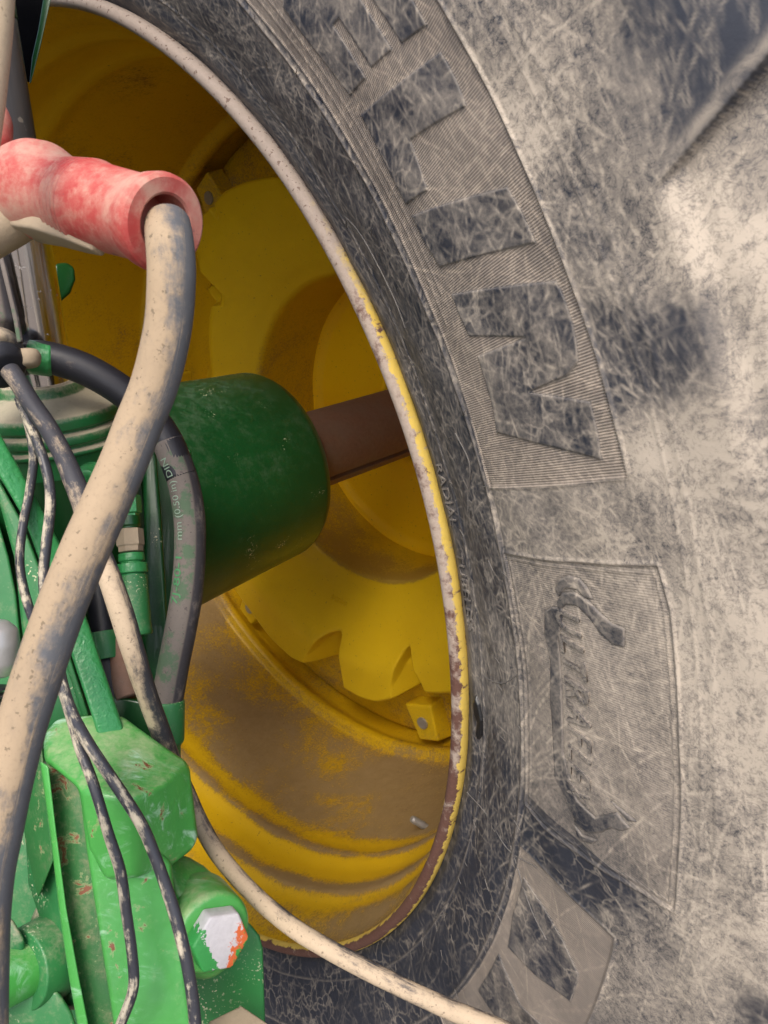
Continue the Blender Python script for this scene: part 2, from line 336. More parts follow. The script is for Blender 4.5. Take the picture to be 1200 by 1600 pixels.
def catmull(P, n):
    P = np.asarray(P, float); Q = np.vstack([2*P[0]-P[1], P, 2*P[-1]-P[-2]]); out = []
    for i in range(1, len(Q)-2):
        for t in np.linspace(0, 1, n, endpoint=False):
            a, b, c, d = Q[i-1:i+3]; out.append(.5*(2*b+(c-a)*t+(2*a-5*b+4*c-d)*t*t+(3*b-a-3*c+d)*t**3))
    out.append(P[-1]); return np.array(out)
LIT = np.array([-.62, -.45, .64])  # lit direction; hose mud and grip dust are coloured paler toward it
def tube(name, pts, rad, mat, parent=None, seg=28, n=14, caps=True, wob=.0, world=False, flat=None):
    """pts: (x, y, depth[, radius factor]) photo positions at real depths."""
    W = np.array([p[:3] if world else at(*p[:3]) for p in pts]); rf = np.array([p[3] if len(p) > 3 else 1 for p in pts], float)
    X = catmull(np.c_[W, rf], n); C_, rr = X[:, :3], X[:, 3]*rad; m = len(C_)
    T = np.gradient(C_, axis=0); T /= np.linalg.norm(T, axis=1)[:, None]
    u = np.cross(T[0], [0.1, 1, .2]); u /= np.linalg.norm(u); vs = []; uvs = []; sd_ = []; L = np.r_[0, np.cumsum(np.linalg.norm(np.diff(C_, axis=0), axis=1))]
    ph = rng.random(6)*6
    a = np.linspace(0, 2*PI, seg, endpoint=False)
    for i in range(m):
        u = u - (u@T[i])*T[i]; u /= np.linalg.norm(u); v = np.cross(T[i], u)
        r_ = rr[i]*(1+wob*(np.sin(L[i]*90+ph[0]+2*a)*.5+np.sin(L[i]*210+ph[1]-a)*.3+np.sin(L[i]*37+ph[2])*.5))
        dirs = np.cos(a)[:, None]*u+np.sin(a)[:, None]*v
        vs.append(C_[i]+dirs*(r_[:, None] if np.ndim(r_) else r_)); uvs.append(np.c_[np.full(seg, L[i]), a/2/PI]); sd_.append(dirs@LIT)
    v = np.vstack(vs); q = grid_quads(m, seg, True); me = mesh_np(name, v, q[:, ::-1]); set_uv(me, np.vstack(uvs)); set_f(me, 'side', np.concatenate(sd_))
    if caps:
        bm = bmesh.new(); bm.from_mesh(me); bm.verts.ensure_lookup_table()
        bm.faces.new([bm.verts[i] for i in range(seg)]); bm.faces.new([bm.verts[(m-1)*seg+i] for i in reversed(range(seg))])
        bmesh.ops.recalc_face_normals(bm, faces=bm.faces[:]); bm.to_mesh(me); bm.free()
    return link(name, me, mat, parent), C_, rr
def lathe(name, prof, A, B, mat, parent=None, seg=64, dentry=0.0):
    """prof: (s, r), s metres along A->B."""
    A = np.asarray(A, float); B = np.asarray(B, float); t = (B-A)/np.linalg.norm(B-A); u = np.cross(t, [0, .3, 1]); u /= np.linalg.norm(u); v = np.cross(t, u)
    a = np.linspace(0, 2*PI, seg, endpoint=False); D = np.cos(a)[:, None]*u+np.sin(a)[:, None]*v
    vs = np.vstack([A+t*s_+D*max(r_, 1e-5) for s_, r_ in prof]); me = mesh_np(name, vs, grid_quads(len(prof), seg, True))
    set_f(me, 'side', np.tile(D@LIT, len(prof)))
    bm = bmesh.new(); bm.from_mesh(me); bmesh.ops.remove_doubles(bm, verts=bm.verts[:], dist=2e-5); bmesh.ops.recalc_face_normals(bm, faces=bm.faces[:])
    for e in bm.edges:
        if len(e.link_faces) == 2 and e.calc_face_angle(0) > R(38): e.smooth = False
    bm.to_mesh(me); bm.free()
    return link(name, me, mat, parent)
def rnd(prof, r=.0015):
    """round the corners of a lathe profile"""
    P = [np.array(p, float) for p in prof]; out = [tuple(P[0])]
    for i in range(1, len(P)-1):
        a, b, c = P[i-1], P[i], P[i+1]; la, lc = np.linalg.norm(a-b), np.linalg.norm(c-b)
        if la < 1e-6 or lc < 1e-6: out.append(tuple(b)); continue
        k = min(r, la*.45, lc*.45); p, q = b+(a-b)/la*k, b+(c-b)/lc*k
        for t in (0, .33, .67, 1): out.append(tuple((1-t)**2*p+2*t*(1-t)*b+t*t*q))
    out.append(tuple(P[-1])); return out

# ================================================================== GROUND
bm = bmesh.new(); bmesh.ops.create_grid(bm, x_segments=60, y_segments=60, size=60)
for v in bm.verts: v.co.z = .012*math.sin(v.co.x*3.1)*math.cos(v.co.y*2.3)-.012
tag(bm_obj('ground', bm, M['ground']), 'dry packed dirt ground beneath the tractor', kind='structure')

# ================================================================== WHEEL
WM = Matrix(((WX[0], WY[0], WN[0], WC[0]), (WX[1], WY[1], WN[1], WC[1]), (WX[2], WY[2], WN[2], WC[2]), (0, 0, 0, 1)))
wheel = empty('tractor_wheel', None, 'huge rear tractor wheel, dusty black tyre on a deep yellow rim with rusty lip', 'wheel', mat=WM)
PR = np.array([(.540, -.012), (.55, -.004), (.556, .001), (.568, .006), (.59, .0185), (.616, .030), (.66, .044), (.70, .053), (.735, .059), (.80, .064), (.86, .058), (.90, .040), (.925, .012), (.94, -.03), (.947, -.09)])
def pchip(x, y, xs):
    h = np.diff(x); d = np.diff(y)/h; m = np.zeros(len(x))
    for i in range(1, len(x)-1):
        if d[i-1]*d[i] > 0:
            w1 = 2*h[i]+h[i-1]; w2 = h[i]+2*h[i-1]; m[i] = (w1+w2)/(w1/d[i-1]+w2/d[i])
    m[0] = d[0]; m[-1] = d[-1]; i = np.clip(np.searchsorted(x, xs)-1, 0, len(x)-2); t = (xs-x[i])/h[i]
    return (2*t**3-3*t*t+1)*y[i]+(t**3-2*t*t+t)*h[i]*m[i]+(-2*t**3+3*t*t)*y[i+1]+(t**3-t*t)*h[i]*m[i+1]
FR = np.linspace(PR[0, 0], PR[-1, 0], 3000); FH = pchip(PR[:, 0], PR[:, 1], FR)
def smooth(x, a, b): t = np.clip((x-a)/(b-a), 0, 1); return t*t*(3-2*t)
def sdist(poly, x, y):
    """signed distance (inside positive) to a polygon"""
    P = np.asarray(poly, float); Q = np.roll(P, -1, 0); best = np.full(x.shape, 1e9); ins = np.zeros(x.shape, bool)
    for (ax, ay), (bx, by) in zip(P, Q):
        dx, dy = bx-ax, by-ay; t = np.clip(((x-ax)*dx+(y-ay)*dy)/(dx*dx+dy*dy+1e-12), 0, 1)
        best = np.minimum(best, np.hypot(x-ax-t*dx, y-ay-t*dy)); c = ((ay > y) != (by > y)); 
        with np.errstate(divide='ignore', invalid='ignore'): ins ^= c & (x < (bx-ax)*(y-ay)/(by-ay+1e-12)+ax)
    return np.where(ins, best, -best)
def arc(poly):      # (r mm, theta deg) -> (r, arc metres at r=.68)
    return [(r/1000, R(t)*.68) for r, t in poly]
BAND = arc([(640-20, 21.15), (668, 21.1), (723, 21.25), (724, 26), (724, 40), (724, 66), (620, 66), (623, 50), (623, 40), (623, 30)])
MBAND = arc([(623, -2.6), (655, -2.45), (704, -2.4), (705, -8), (705, -26), (619, -26), (622, -14)])
PANEL = arc([(620, 17.4), (650, 17.45), (690, 17.6), (730, 17.8), (733.5, 16), (732.5, 10), (734, 4), (735.5, 1.85), (706, 1.4), (672, .83), (641, .5), (622, .76), (621, 6), (622, 12)])
LETTERS = {
 'E': [arc([(641, 49), (640.6, 46), (643.5, 42.5), (662, 41.9), (663, 45.0), (668.5, 44.8), (669, 41.8), (687, 41.2), (687.5, 44.1), (693, 43.9), (693.6, 40.9), (712, 40.2), (714, 43), (714, 49)])],
 'L': [arc([(643, 41.4), (680, 40.05), (711, 39.1), (711, 37.9), (709.5, 36.7), (667.5, 38.0), (662.5, 35.7), (640.5, 36.25), (641.5, 38.9)])],
 'I': [arc([(641, 35.64), (710.5, 33.2), (712.6, 32), (713.5, 30.7), (644.5, 32.6), (641, 34.15)])],
 'N': [arc([(644.3, 31.21), (716.2, 29.11), (717.5, 28.45), (717.3, 27.51), (715.8, 26.61), (713.2, 25.93), (704.6, 25.57), (676.7, 25.45), (713.4, 24.38), (712.8, 23.26), (710.8, 22.01), (641.5, 24.0), (645, 25.67), (646.4, 27.9), (685.9, 27.66), (645.9, 28.92), (644.4, 29.99)])],
 'M': [arc([(630, -4.7), (640, -4.95), (652.2, -5.25), (671.7, -5.94), (688.7, -6.97), (690.4, -9.42), (663.1, -10.54), (634.2, -11.61), (629.1, -8.73)]), arc([(630, -13), (662, -14.3), (690, -13), (692, -17), (630, -18.5)])],
}
CORD = arc([(700, 55), (620, 55)])
FL = [arc([(648, 14.5), (655, 14.9), (663.3, 15.0), (656.5, 13), (655, 9.8), (654.5, 6.5), (660, 5.1), (666, 4.15), (681, 3.85), (684, 3.6), (673, 2.9), (664, 2.9), (656, 3.7), (647, 4.6), (645.5, 6.9), (644.7, 9.4), (647.5, 11.7), (645, 13.2)]),
      arc([(660, 15.94), (664.4, 16.49), (672, 16.79), (679.5, 16.7), (684, 16.3), (686.4, 15.82), (681, 15.8), (676, 16.15), (668.2, 16.1), (662, 15.6)]),
      arc([(659.4, 15.23), (664.8, 15.81), (674, 16.0), (682.8, 15.73), (689.5, 15.25), (696.6, 14.86), (704.7, 14.76), (702.9, 13.87), (695.7, 13.83), (688.5, 14.19), (681, 14.95), (674.4, 15.32), (666.7, 15.27), (660.4, 14.76)]),
      arc([(676, 3.6), (686, 4.35), (694, 4.98), (699.6, 4.75), (703.1, 4.6), (698.2, 4.13), (691, 3.9), (684.3, 3.2), (674.8, 2.55), (664.3, 2.6), (666, 3.05), (674.2, 3.1)]),
      arc([(664.6, 2.4), (671.2, 2.15), (682.7, 2.6), (679.2, 2.1), (671.4, 1.72), (667.2, 1.81)]),
      arc([(688.3, 5.48), (707.1, 5.19), (701.2, 4.9)])]

def sd_panel(r_, t_): return sdist(PANEL, r_, t_*.68)
BLOBS = [(747, 34.7, 18, 0.8), (746, 37.0, 18, 0.55), (771, 35.3, 16, 0.5), (770, 32.3, 19, 0.45), (804, 33.5, 19, 0.08), (822, 32.3, 15, 0.03), (805, 31.4, 12, 0.12), (786, 32.9, 12, 0.3), (812, 30.5, 3, 0.7), (802, 30.4, 3, 0.7), (787, 30.1, 3, 0.7), (785, 27.6, 15, 1.0), (785, 28.8, 12, .85), (806, 28.8, 11, .62), (802, 26.7, 12, 0.75), (788, 25.6, 15, .9), (791, 24.4, 12, 0.8), (757, 30.8, 17, 0.5), (740, 29.7, 15, 0.35), (758, 28.1, 14, 0.55), (774, 25.6, 14, -.1), (748, 25.3, 20, 0.12), (725, 23.9, 16, 0.15), (755, 23.8, 14, 0.3), (738, 22.5, 12, 0.95), (765, 22.4, 14, 0.7), (783, 23.0, 8, 0.3), (666, 19.3, 26, 0.3), (708, 18.8, 22, 0.5), (758, 19.8, 24, 0.6), (770, 17.6, 23, 0.7), (752, 15.1, 19, 0.6), (762, 12.8, 26, 0.65), (748, 8.3, 29, 0.6), (767, 4.7, 30, 0.5), (671, 13.5, 31, 0.6), (694, 10.9, 34, 0.7), (716, 15.9, 22, 0.65), (665, 6.1, 30, 0.6), (701, 6.1, 27, 0.65), (633, 12.5, 16, 0.5), (627, 3.8, 18, 0.45), (721, 2.5, 14, 0.6), (669, 0.4, 27, 0.08), (643, -0.8, 24, 0.05), (696, 2.0, 17, 0.15), (604, -5.3, 37, 0.03), (572, -7.5, 36, 0.0), (560, -1.9, 24, 0.05), (600, 1.8, 21, 0.2), (590, 10.9, 28, 0.3), (598, 16.3, 19, 0.15), (583, -18.8, 53, 0.07), (586, -27.6, 55, 0.05), (653, -5.7, 25, 0.35), (641, -12.0, 29, 0.25), (684, -6.3, 24, 0.5), (707, -3.8, 27, 0.5), (739, -0.8, 28, 0.5), (760, -1.9, 23, 0.45), (786, -0.5, 10, 0.0), (688, -10.7, 25, 0.35), (628, -20.5, 33, 0.25), (585, -49.1, 60, 0.08), (595, -35.5, 57, 0.08), (632, 41.6, 20, 0.25), (626, 36.1, 20, 0.2), (609, 29.2, 22, 0.2), (623, 48.0, 22, 0.3), (586, 43.5, 29, 0.15), (558, 33.2, 34, 0.12), (568, 24.7, 31, 0.1), (560, 55, 40, .15), (560, 70, 40, .2), (620, 65, 40, .25)]
# ---- raster of dust, scuffs and hatching over (theta, r)
T0, T1, NTH = -66.0, 84.0, 1900; R0, R1, NR = .543, .866, 430
th = np.linspace(T0, T1, NTH); rr = np.linspace(R0, R1, NR)
TH, RR = np.meshgrid(R(1)*th, rr, indexing='ij')
PXx, PYy = RR*np.cos(TH), RR*np.sin(TH)
num = np.full(TH.shape, 1e-4*.4); den = np.full(TH.shape, 1e-4)
for r_, t_, s_, v_ in BLOBS:
    cx, cy = r_/1000*math.cos(R(t_)), r_/1000*math.sin(R(t_)); s2 = (s_/1000*.80)**2
    v_ = v_-.28 if v_ < .16 else v_; d2 = (PXx-cx)**2+(PYy-cy)**2; g = np.exp(-d2/(2*s2))+2e-3*np.exp(-d2/(2*s2*16)); num += g*v_; den += g
dustm = num/den
dustm += .08*smooth(RR, .735, .760)*(1-smooth(np.degrees(TH), 19.5, 24)) + .10*smooth(RR, .62, .66)*(1-smooth(np.degrees(TH), 17, 19))*(np.degrees(TH) > .8)
below = 1-smooth((np.degrees(TH)-30.4-(RR-.79)*26)*R(1)*RR, -.001, .001)   # the gap between two lugs keeps its dust
dustm = np.where((below > .5) & (np.degrees(TH) > 27.5), dustm*(1-smooth(RR, .776, .79))+np.clip(dustm, .60, .95)*smooth(RR, .776, .79), dustm)
dustm = np.where((RR > .622) & (RR < .734) & (np.degrees(TH) > 1.6) & (np.degrees(TH) < 17.5) & (sd_panel(RR, TH) > 0), np.maximum(dustm, .5), dustm)
S_ = TH*.68
def area(poly, soft=.0004): return smooth(sdist(poly, RR, S_), -soft, soft)
band = np.maximum(area(BAND), area(MBAND)); panel = area(PANEL)
letm = np.zeros_like(band)
for k_, ps in LETTERS.items():
    for p_ in ps: letm = np.maximum(letm, area(p_))
flm = np.zeros_like(band)
for p_ in FL: flm = np.maximum(flm, area(p_))
hatch = np.clip(band-letm, 0, 1)+.34*np.clip(panel-flm, 0, 1)*(1-band)
dustm = np.where(letm > .5, .13, dustm); ring_ = RR < .617; dustm = np.where(ring_, dustm*.6, dustm); dustm = dustm*(1-.55*flm)
dustm = np.where((band > .5) & (letm < .5), np.maximum(dustm, .35), dustm)
scr = np.zeros_like(band)
def strokes(n, rlo, rhi, tlo, thi, lmin, lmax, inten, width=1.0, ang=None, spread=PI, curv=6.0):
    for _ in range(n):
        r_ = rng.uniform(rlo, rhi); t_ = R(rng.uniform(tlo, thi)); L = rng.uniform(lmin, lmax); m = int(L/.0004)
        base = t_ + (ang if ang is not None else 0); a = base + rng.uniform(-spread, spread)/ (1 if ang is None else 1); k = rng.normal(0, curv*.55)
        s = np.linspace(0, L, m); aa = a+k*s+.10*np.sin(s*rng.uniform(60, 200)+rng.uniform(0, 6))*rng.random()
        x = r_*math.cos(t_)+np.cumsum(np.cos(aa))*.0004; y = r_*math.sin(t_)+np.cumsum(np.sin(aa))*.0004
        ii = (np.degrees(np.arctan2(y, x))-T0)/(T1-T0)*(NTH-1); jj = (np.hypot(x, y)-R0)/(R1-R0)*(NR-1)
        amp = 1.5*inten*rng.uniform(.25, 1)**1.3*np.sin(np.linspace(.05, PI-.05, m))**.5*(.6+.4*np.sin(s*rng.uniform(100, 900)+1))
        ok = (ii > 1) & (ii < NTH-3) & (jj > 1) & (jj < NR-3); ii, jj, amp = ii[ok], jj[ok], amp[ok]
        i0 = ii.astype(int); j0 = jj.astype(int); fi = ii-i0; fj = jj-j0
        if width <= 1:
            for di, wi in ((0, 1-fi), (1, fi)):
                for dj, wj in ((0, 1-fj), (1, fj)):
                    np.maximum.at(scr, (i0+di, j0+dj), np.minimum(1, amp*np.sqrt(wi*wj)))
        else:
            W_ = int(width*1.6)+1
            for di in range(-W_, W_+1):
                for dj in range(-W_, W_+1):
                    q2 = (di-fi)**2+(dj-fj)**2; np.maximum.at(scr, (np.clip(i0+di, 0, NTH-1), np.clip(j0+dj, 0, NR-1)), np.minimum(1, amp*np.exp(-q2/(width*width*.5))))
strokes(700, .55, .625, -10, 64, .03, .12, .62, ang=PI/2, spread=.55, curv=6)      # bead ring: mostly along the ring
strokes(240, .55, .62, 14, 60, .02, .07, .6, spread=PI, curv=9)
strokes(420, .64, .72, 21, 52, .02, .09, .75, spread=PI, curv=9)                   # crossing scuffs on the letters
strokes(260, .555, .70, -62, 0, .03, .11, .33, spread=PI, curv=8)
strokes(260, .62, .72, 17, 22, .01, .05, .6, spread=PI, curv=12)
strokes(260, .72, .80, -5, 40, .04, .14, .60, ang=PI/2, spread=.35, curv=4)
strokes(260, .62, .84, -5, 38, .03, .12, .6, spread=PI, curv=6)
strokes(130, .77, .85, 31, 38, .02, .10, .45, ang=PI/2-.25, spread=.2, curv=2)
strokes(110, .728, .75, 21.5, 24, .008, .03, .9, ang=PI, spread=1.2, curv=10)
strokes(260, .55, .62, -5, 62, .03, .13, .62, width=1.3, ang=PI/2, spread=.45, curv=7)
strokes(130, .64, .72, 21, 50, .03, .10, .72, width=1.3, spread=PI, curv=14)
strokes(120, .55, .70, -50, -2, .02, .09, .30, width=2.2, spread=PI, curv=8)
strokes(90, .62, .72, 17, 21.5, .015, .06, .65, width=1.6, spread=PI, curv=12)
strokes(120, .72, .785, 18, 38, .02, .09, .60, width=2.0, ang=PI/2, spread=.45, curv=4)
strokes(150, .73, .84, -5, 20, .02, .09, .45, width=2.4, ang=.35, spread=.8, curv=6)
strokes(60, .735, .775, 20.5, 23.5, .015, .04, .8, width=2.2, ang=.2, spread=.7, curv=8)
strokes(14, .735, .79, 26.3, 27.5, .03, .07, .9, width=2.4, ang=.35, spread=.15, curv=5)
# relief
edge = np.zeros_like(band); Hh = np.zeros_like(band)
def ridge(dist, wdt, hgt, ed=.5):
    global Hh, edge
    g = np.exp(-(dist/wdt)**2); Hh = Hh+g*hgt; edge = np.maximum(edge, g*ed)
ridge(RR-.5700+0*TH, .0009, .0009, .42); ridge(RR-.6175, .0013, .0013, .55); ridge(RR-.6215, .0008, -.0006, 0)
ridge(np.where((TH > R(21.3)) | (TH < R(-2.6)), RR-.7245+.019*(TH < 0), 9), .0009, .0008, .45); ridge(np.where(TH > R(30), RR-.630, 9), .0007, .0005, .35)
ridge(RR-.636+.5*(TH < R(31.5)), .0006, .0005, .3)
ridge(sdist(PANEL, RR, S_), .0009, .0009, .45); ridge(sdist(PANEL, RR, S_)-.004, .0006, .0006, .2)
ridge(sdist(BAND, RR, S_), .0008, .0008, .35); ridge(sdist(MBAND, RR, S_), .0009, .0010, .4)
ridge(RR-.751+.0009*np.sin(TH*40), .0014, .0003, .10); ridge(RR-.7435, .0009, .0003, .12)
Hh += -.0006*smooth(sdist(PANEL, RR, S_), .0, .0015) - .0005*(band*(1-letm))
Hh -= .0007*flm
LUG = []
def lug_h(THr, RRr):
    # lugs carry the sidewall on outwards; between two lugs the carcass drops away
    deg = np.degrees(THr); up = np.zeros_like(RRr)
    for k in range(-11, 12):
        e = 30.4+(RRr-.79)*26+k*17.5; x = (deg-e)*R(1)*RRr
        up = np.maximum(up, smooth(x, -.0008, .0006)*(1-smooth(x, .095, .150)))
    return -(1-up)*(.0050*smooth(RRr, .7740, .790)+.034*smooth(RRr, .782, .93))*smooth(deg+0*RRr, -200, -199)
Hh += lug_h(TH, RR)
edge = np.maximum(edge, .95*np.exp(-(((th[:, None]-(30.72+(RR-.79)*26))*R(1)*RR)/.0034)**2)*smooth(RR, .776, .785))
# irregular low swell of the casing
Hh += .0006*np.sin(TH*31+RR*40)*np.sin(RR*90+TH*9)+.0002*np.sin(TH*77)*np.sin(RR*140)
HB = pchip(PR[:, 0], PR[:, 1], RR.ravel()).reshape(RR.shape)
v = np.stack([PXx, PYy, HB+Hh], -1).reshape(-1, 3)
me = mesh_np('tyre', v, grid_quads(NTH, NR)[:, ::-1])
set_uv(me, np.stack([np.degrees(TH), RR], -1).reshape(-1, 2))
set_mask(me, np.stack([dustm, scr, hatch, np.ones_like(scr)], -1).reshape(-1, 4)); set_f(me, 'edge', edge.ravel())
# join the coarse remainder of the carcass (rest of the sidewall, shoulder lugs, tread, far wall)
bm = bmesh.new(); bm.from_mesh(me); uvl = bm.loops.layers.uv['UVMap']; cl = bm.verts.layers.float_color['mask']
def coarse(t0, t1, nt_, rads, closed=False):
    g = []
    for i in range(nt_+1):
        t = R(t0+(t1-t0)*i/nt_); row = []
        for (r_, h_, lg) in rads:
            hh = h_
            rr_ = r_
            if lg == 1: hh += float(lug_h(np.array([t if t < PI else t-2*PI]), np.array([r_]))[0])
            if lg == 2: rr_ -= .035*(0 if float(lug_h(np.array([t if t < PI else t-2*PI]), np.array([.92]))[0]) > .015 else 1)
            q = bm.verts.new((rr_*math.cos(t), rr_*math.sin(t), hh)); q[cl] = (.5, 0, 0, 1); row.append((q, math.degrees(t), r_))
        g.append(row)
    for i in range(nt_):
        for j in range(len(rads)-1):
            qs = [g[i][j], g[i][j+1], g[i+1][j+1], g[i+1][j]]
            f = bm.faces.new([q[0] for q in reversed(qs)])
            for l_, q in zip(f.loops, reversed(qs)): l_[uvl].uv = (q[1], q[2])
hb = lambda r_: float(pchip(PR[:, 0], PR[:, 1], np.array([r_]))[0])
coarse(T1, T0+360, 210, [(r_, hb(r_), 1 if r_ > .8 else 0) for r_ in np.linspace(R0, R1, 34)])
coarse(0, 360, 720, [(r_, hb(r_), 1) for r_ in np.linspace(R1, .93, 12)]+[(.945, -.04, 2), (.955, -.09, 2), (.957, -.35, 2), (.955, -.60, 2), (.94, -.66, 2), (.90, -.72, 0), (.80, -.75, 0), (.68, -.73, 0), (.58, -.69, 0), (.545, -.67, 0)])
bm.to_mesh(me); bm.free()
tyre = link('tyre', me, M['tyre'], wheel, local=True); tyre['label'] = 'dust-streaked black rubber tyre sidewall'
def raised(name, poly, hgt, label, step=.0007, dust=.17, soft=.0013, matname='tyre'):
    P = np.array(poly); lo = P.min(0)-.002; hi = P.max(0)+.002
    nr = int((hi[0]-lo[0])/step)+2; ns = int((hi[1]-lo[1])/step)+2
    a = np.linspace(lo[0], hi[0], nr); b = np.linspace(lo[1], hi[1], ns); A, Bq = np.meshgrid(a, b, indexing='ij')
    sd_ = sdist(poly, A, Bq); keep = sd_ > -.0011; T = Bq/.68
    z = pchip(PR[:, 0], PR[:, 1], A.ravel()).reshape(A.shape)+.0006*np.sin(T*31+A*40)*np.sin(A*90+T*9)+.0002*np.sin(T*77)*np.sin(A*140)-.0018+(hgt+.0018)*smooth(sd_, -.001, soft*.6)
    vv = np.stack([A*np.cos(T), A*np.sin(T), z], -1).reshape(-1, 3); q = grid_quads(nr, ns); q = q[keep.ravel()[q].any(1)]
    used = np.unique(q); mp = np.full(nr*ns, -1); mp[used] = np.arange(len(used)); vv = vv[used]; q = mp[q]
    me = mesh_np(name, vv, q); set_uv(me, np.stack([np.degrees(T), A], -1).reshape(-1, 2)[used])
    def samp(m_):
        ii = np.clip((np.degrees(T)-T0)/(T1-T0)*(NTH-1), 0, NTH-2); jj = np.clip((A-R0)/(R1-R0)*(NR-1), 0, NR-2); i0 = ii.astype(int); j0 = jj.astype(int); fi = ii-i0; fj = jj-j0
        return m_[i0, j0]*(1-fi)*(1-fj)+m_[i0+1, j0]*fi*(1-fj)+m_[i0, j0+1]*(1-fi)*fj+m_[i0+1, j0+1]*fi*fj
    dm = np.full(A.shape, dust)+.12*np.sin(A*260+T*50)*np.sin(T*90)
    ma = np.stack([dm, samp(scr), 0*A, 0*A+1], -1).reshape(-1, 4)[used]; set_mask(me, ma)
    set_f(me, 'edge', (.8*np.exp(-((sd_-.0003)/.0007)**2)).ravel()[used])
    o = link(name, me, M[matname], tyre, local=True)
    if label: o['label'] = label
    return o
names = {'E': 'raised letter E on the tyre sidewall', 'L': 'raised letter L on the tyre sidewall', 'I': 'raised letter I on the tyre sidewall', 'N': 'raised letter N on the tyre sidewall', 'M': 'raised letter M at the foot of the sidewall'}
for k_, ps in LETTERS.items():
    for i, p_ in enumerate(ps): raised('letter', p_, .0004, names[k_], dust=.17)
for i, p_ in enumerate(FL): raised('emblem', p_, .0003, 'raised flag emblem round the small sidewall lettering' if i == 0 else None, dust=.26)
# small moulded words, warped on to the sidewall
def text_mesh(txt, size, shear=0.0, space=1.0, off=0.0, ext=.0):
    cu = bpy.data.curves.new('t', 'FONT'); cu.body = txt; cu.size = size; cu.shear = shear; cu.space_character = space; cu.offset = off; cu.extrude = ext; cu.resolution_u = 3
    o = bpy.data.objects.new('t', cu); col.objects.link(o); dg = bpy.context.evaluated_depsgraph_get(); dg.update()
    me = bpy.data.meshes.new_from_object(o.evaluated_get(dg)); bpy.data.objects.remove(o); bpy.data.curves.remove(cu); return me
def word_on_tyre(txt, r_base, t_start, t_end, hgt, name, dust, label=None, shear=0.0, off=.0, mid=0.0, lift=.0009, emb=.8):
    me = text_mesh(txt, hgt*1.4, shear, 1.0, off, .001)
    n = len(me.vertices); co = np.empty(n*3); me.vertices.foreach_get('co', co); co = co.reshape(-1, 3)
    x0, x1 = co[:, 0].min(), co[:, 0].max(); top = co[:, 2] > 0
    t = t_start+(co[:, 0]-x0)/(x1-x0)*(t_end-t_start); r_ = r_base+co[:, 1]+mid*np.sin(PI*(co[:, 0]-x0)/(x1-x0)); a = np.radians(t)
    z = pchip(PR[:, 0], PR[:, 1], r_)+np.where(top, lift, -.001)
    me.vertices.foreach_set('co', np.stack([r_*np.cos(a), r_*np.sin(a), z], -1).ravel()); me.update()
    if me.uv_layers: me.uv_layers.remove(me.uv_layers[0])
    set_uv(me, np.stack([t, r_], -1)); set_mask(me, np.tile([dust, 0, 0, 1.], (n, 1))); set_f(me, 'edge', np.where(top, .12, emb))
    o = link(name, me, M['tyre'], tyre, local=True, smooth=False)
    if label: o['label'] = label
    return o
# each character of the long word is a part of its own
word = 'ULTRAFLEX'; a0, a1 = 14.9, 3.9; wd = [1.0, .8, .85, 1, 1.05, .8, .8, .85, .9]; tot = sum(wd); cur = a0
for i, (c_, w_) in enumerate(zip(word, wd)):
    step = (a1-a0)*w_/tot; f_ = i/8
    word_on_tyre(c_, .6585+.001*math.sin(f_*3), cur, cur+step*.84, .0175, 'letter', .52, 'small letter %s inside the flag emblem' % c_, shear=.2, off=.0002, emb=.9); cur += step
word_on_tyre('RADIAL', .5572, 22.7, 18.2, .0085, 'small_lettering', .34, 'tiny moulded word RADIAL beside the rim', off=.0000, emb=1.0)
word_on_tyre('TUBELESS', .5560, 16.3, 10.1, .0085, 'small_lettering', .34, 'tiny moulded word TUBELESS beside the rim', off=.0000, emb=1.0)
# flexible vent spews left by the mould
def whisker_mesh():
    bm = bmesh.new(); L = .0075; n = 5; ring = []
    for i in range(4):
        f = i/3; c = Vector((L*f, .0004*math.sin(f*3), .0009+.0011*math.sin(f*1.6))); rad = .00042*(1-.55*f)
        ring.append([bm.verts.new(c+Vector((0, math.cos(2*PI*k/n)*rad, math.sin(2*PI*k/n)*rad))) for k in range(n)])
    for i in range(3):
        for k in range(n): bm.faces.new([ring[i][k], ring[i+1][k], ring[i+1][(k+1) % n], ring[i][(k+1) % n]])
    bm.faces.new(ring[3]); me = bpy.data.meshes.new('vent_spew'); bmesh.ops.recalc_face_normals(bm, faces=bm.faces[:]); bm.to_mesh(me); bm.free(); me.materials.append(M['mud_thin']); return me
M['mud_thin'] = simple('grey_rubber_hair', (.07, .068, .065), (.22, .20, .18), 300, .8)
wm = whisker_mesh(); spots = []
for t_ in np.arange(-46, 62, 3.55): spots.append((.5705+rng.normal(0, .0006), t_+rng.normal(0, .5)))
for t_ in np.arange(-44, 60, 4.3): spots.append((.594+rng.normal(0, .004), t_+rng.normal(0, .8)))
for t_ in np.arange(-30, 56, 5.1): spots.append((.6165+rng.normal(0, .001), t_+rng.normal(0, .8)))
for r_, t_ in spots:
    o = bpy.data.objects.new('vent_spew', wm); col.objects.link(o); o.parent = tyre; a = R(t_)
    o.location = (r_*math.cos(a), r_*math.sin(a), hb(r_)+.0002); sl_ = math.atan((hb(r_+.003)-hb(r_-.003))/.006)
    o.rotation_euler = (0, -sl_, a+rng.normal(0, .28)); o.scale = (rng.uniform(.7, 1.2),)*3
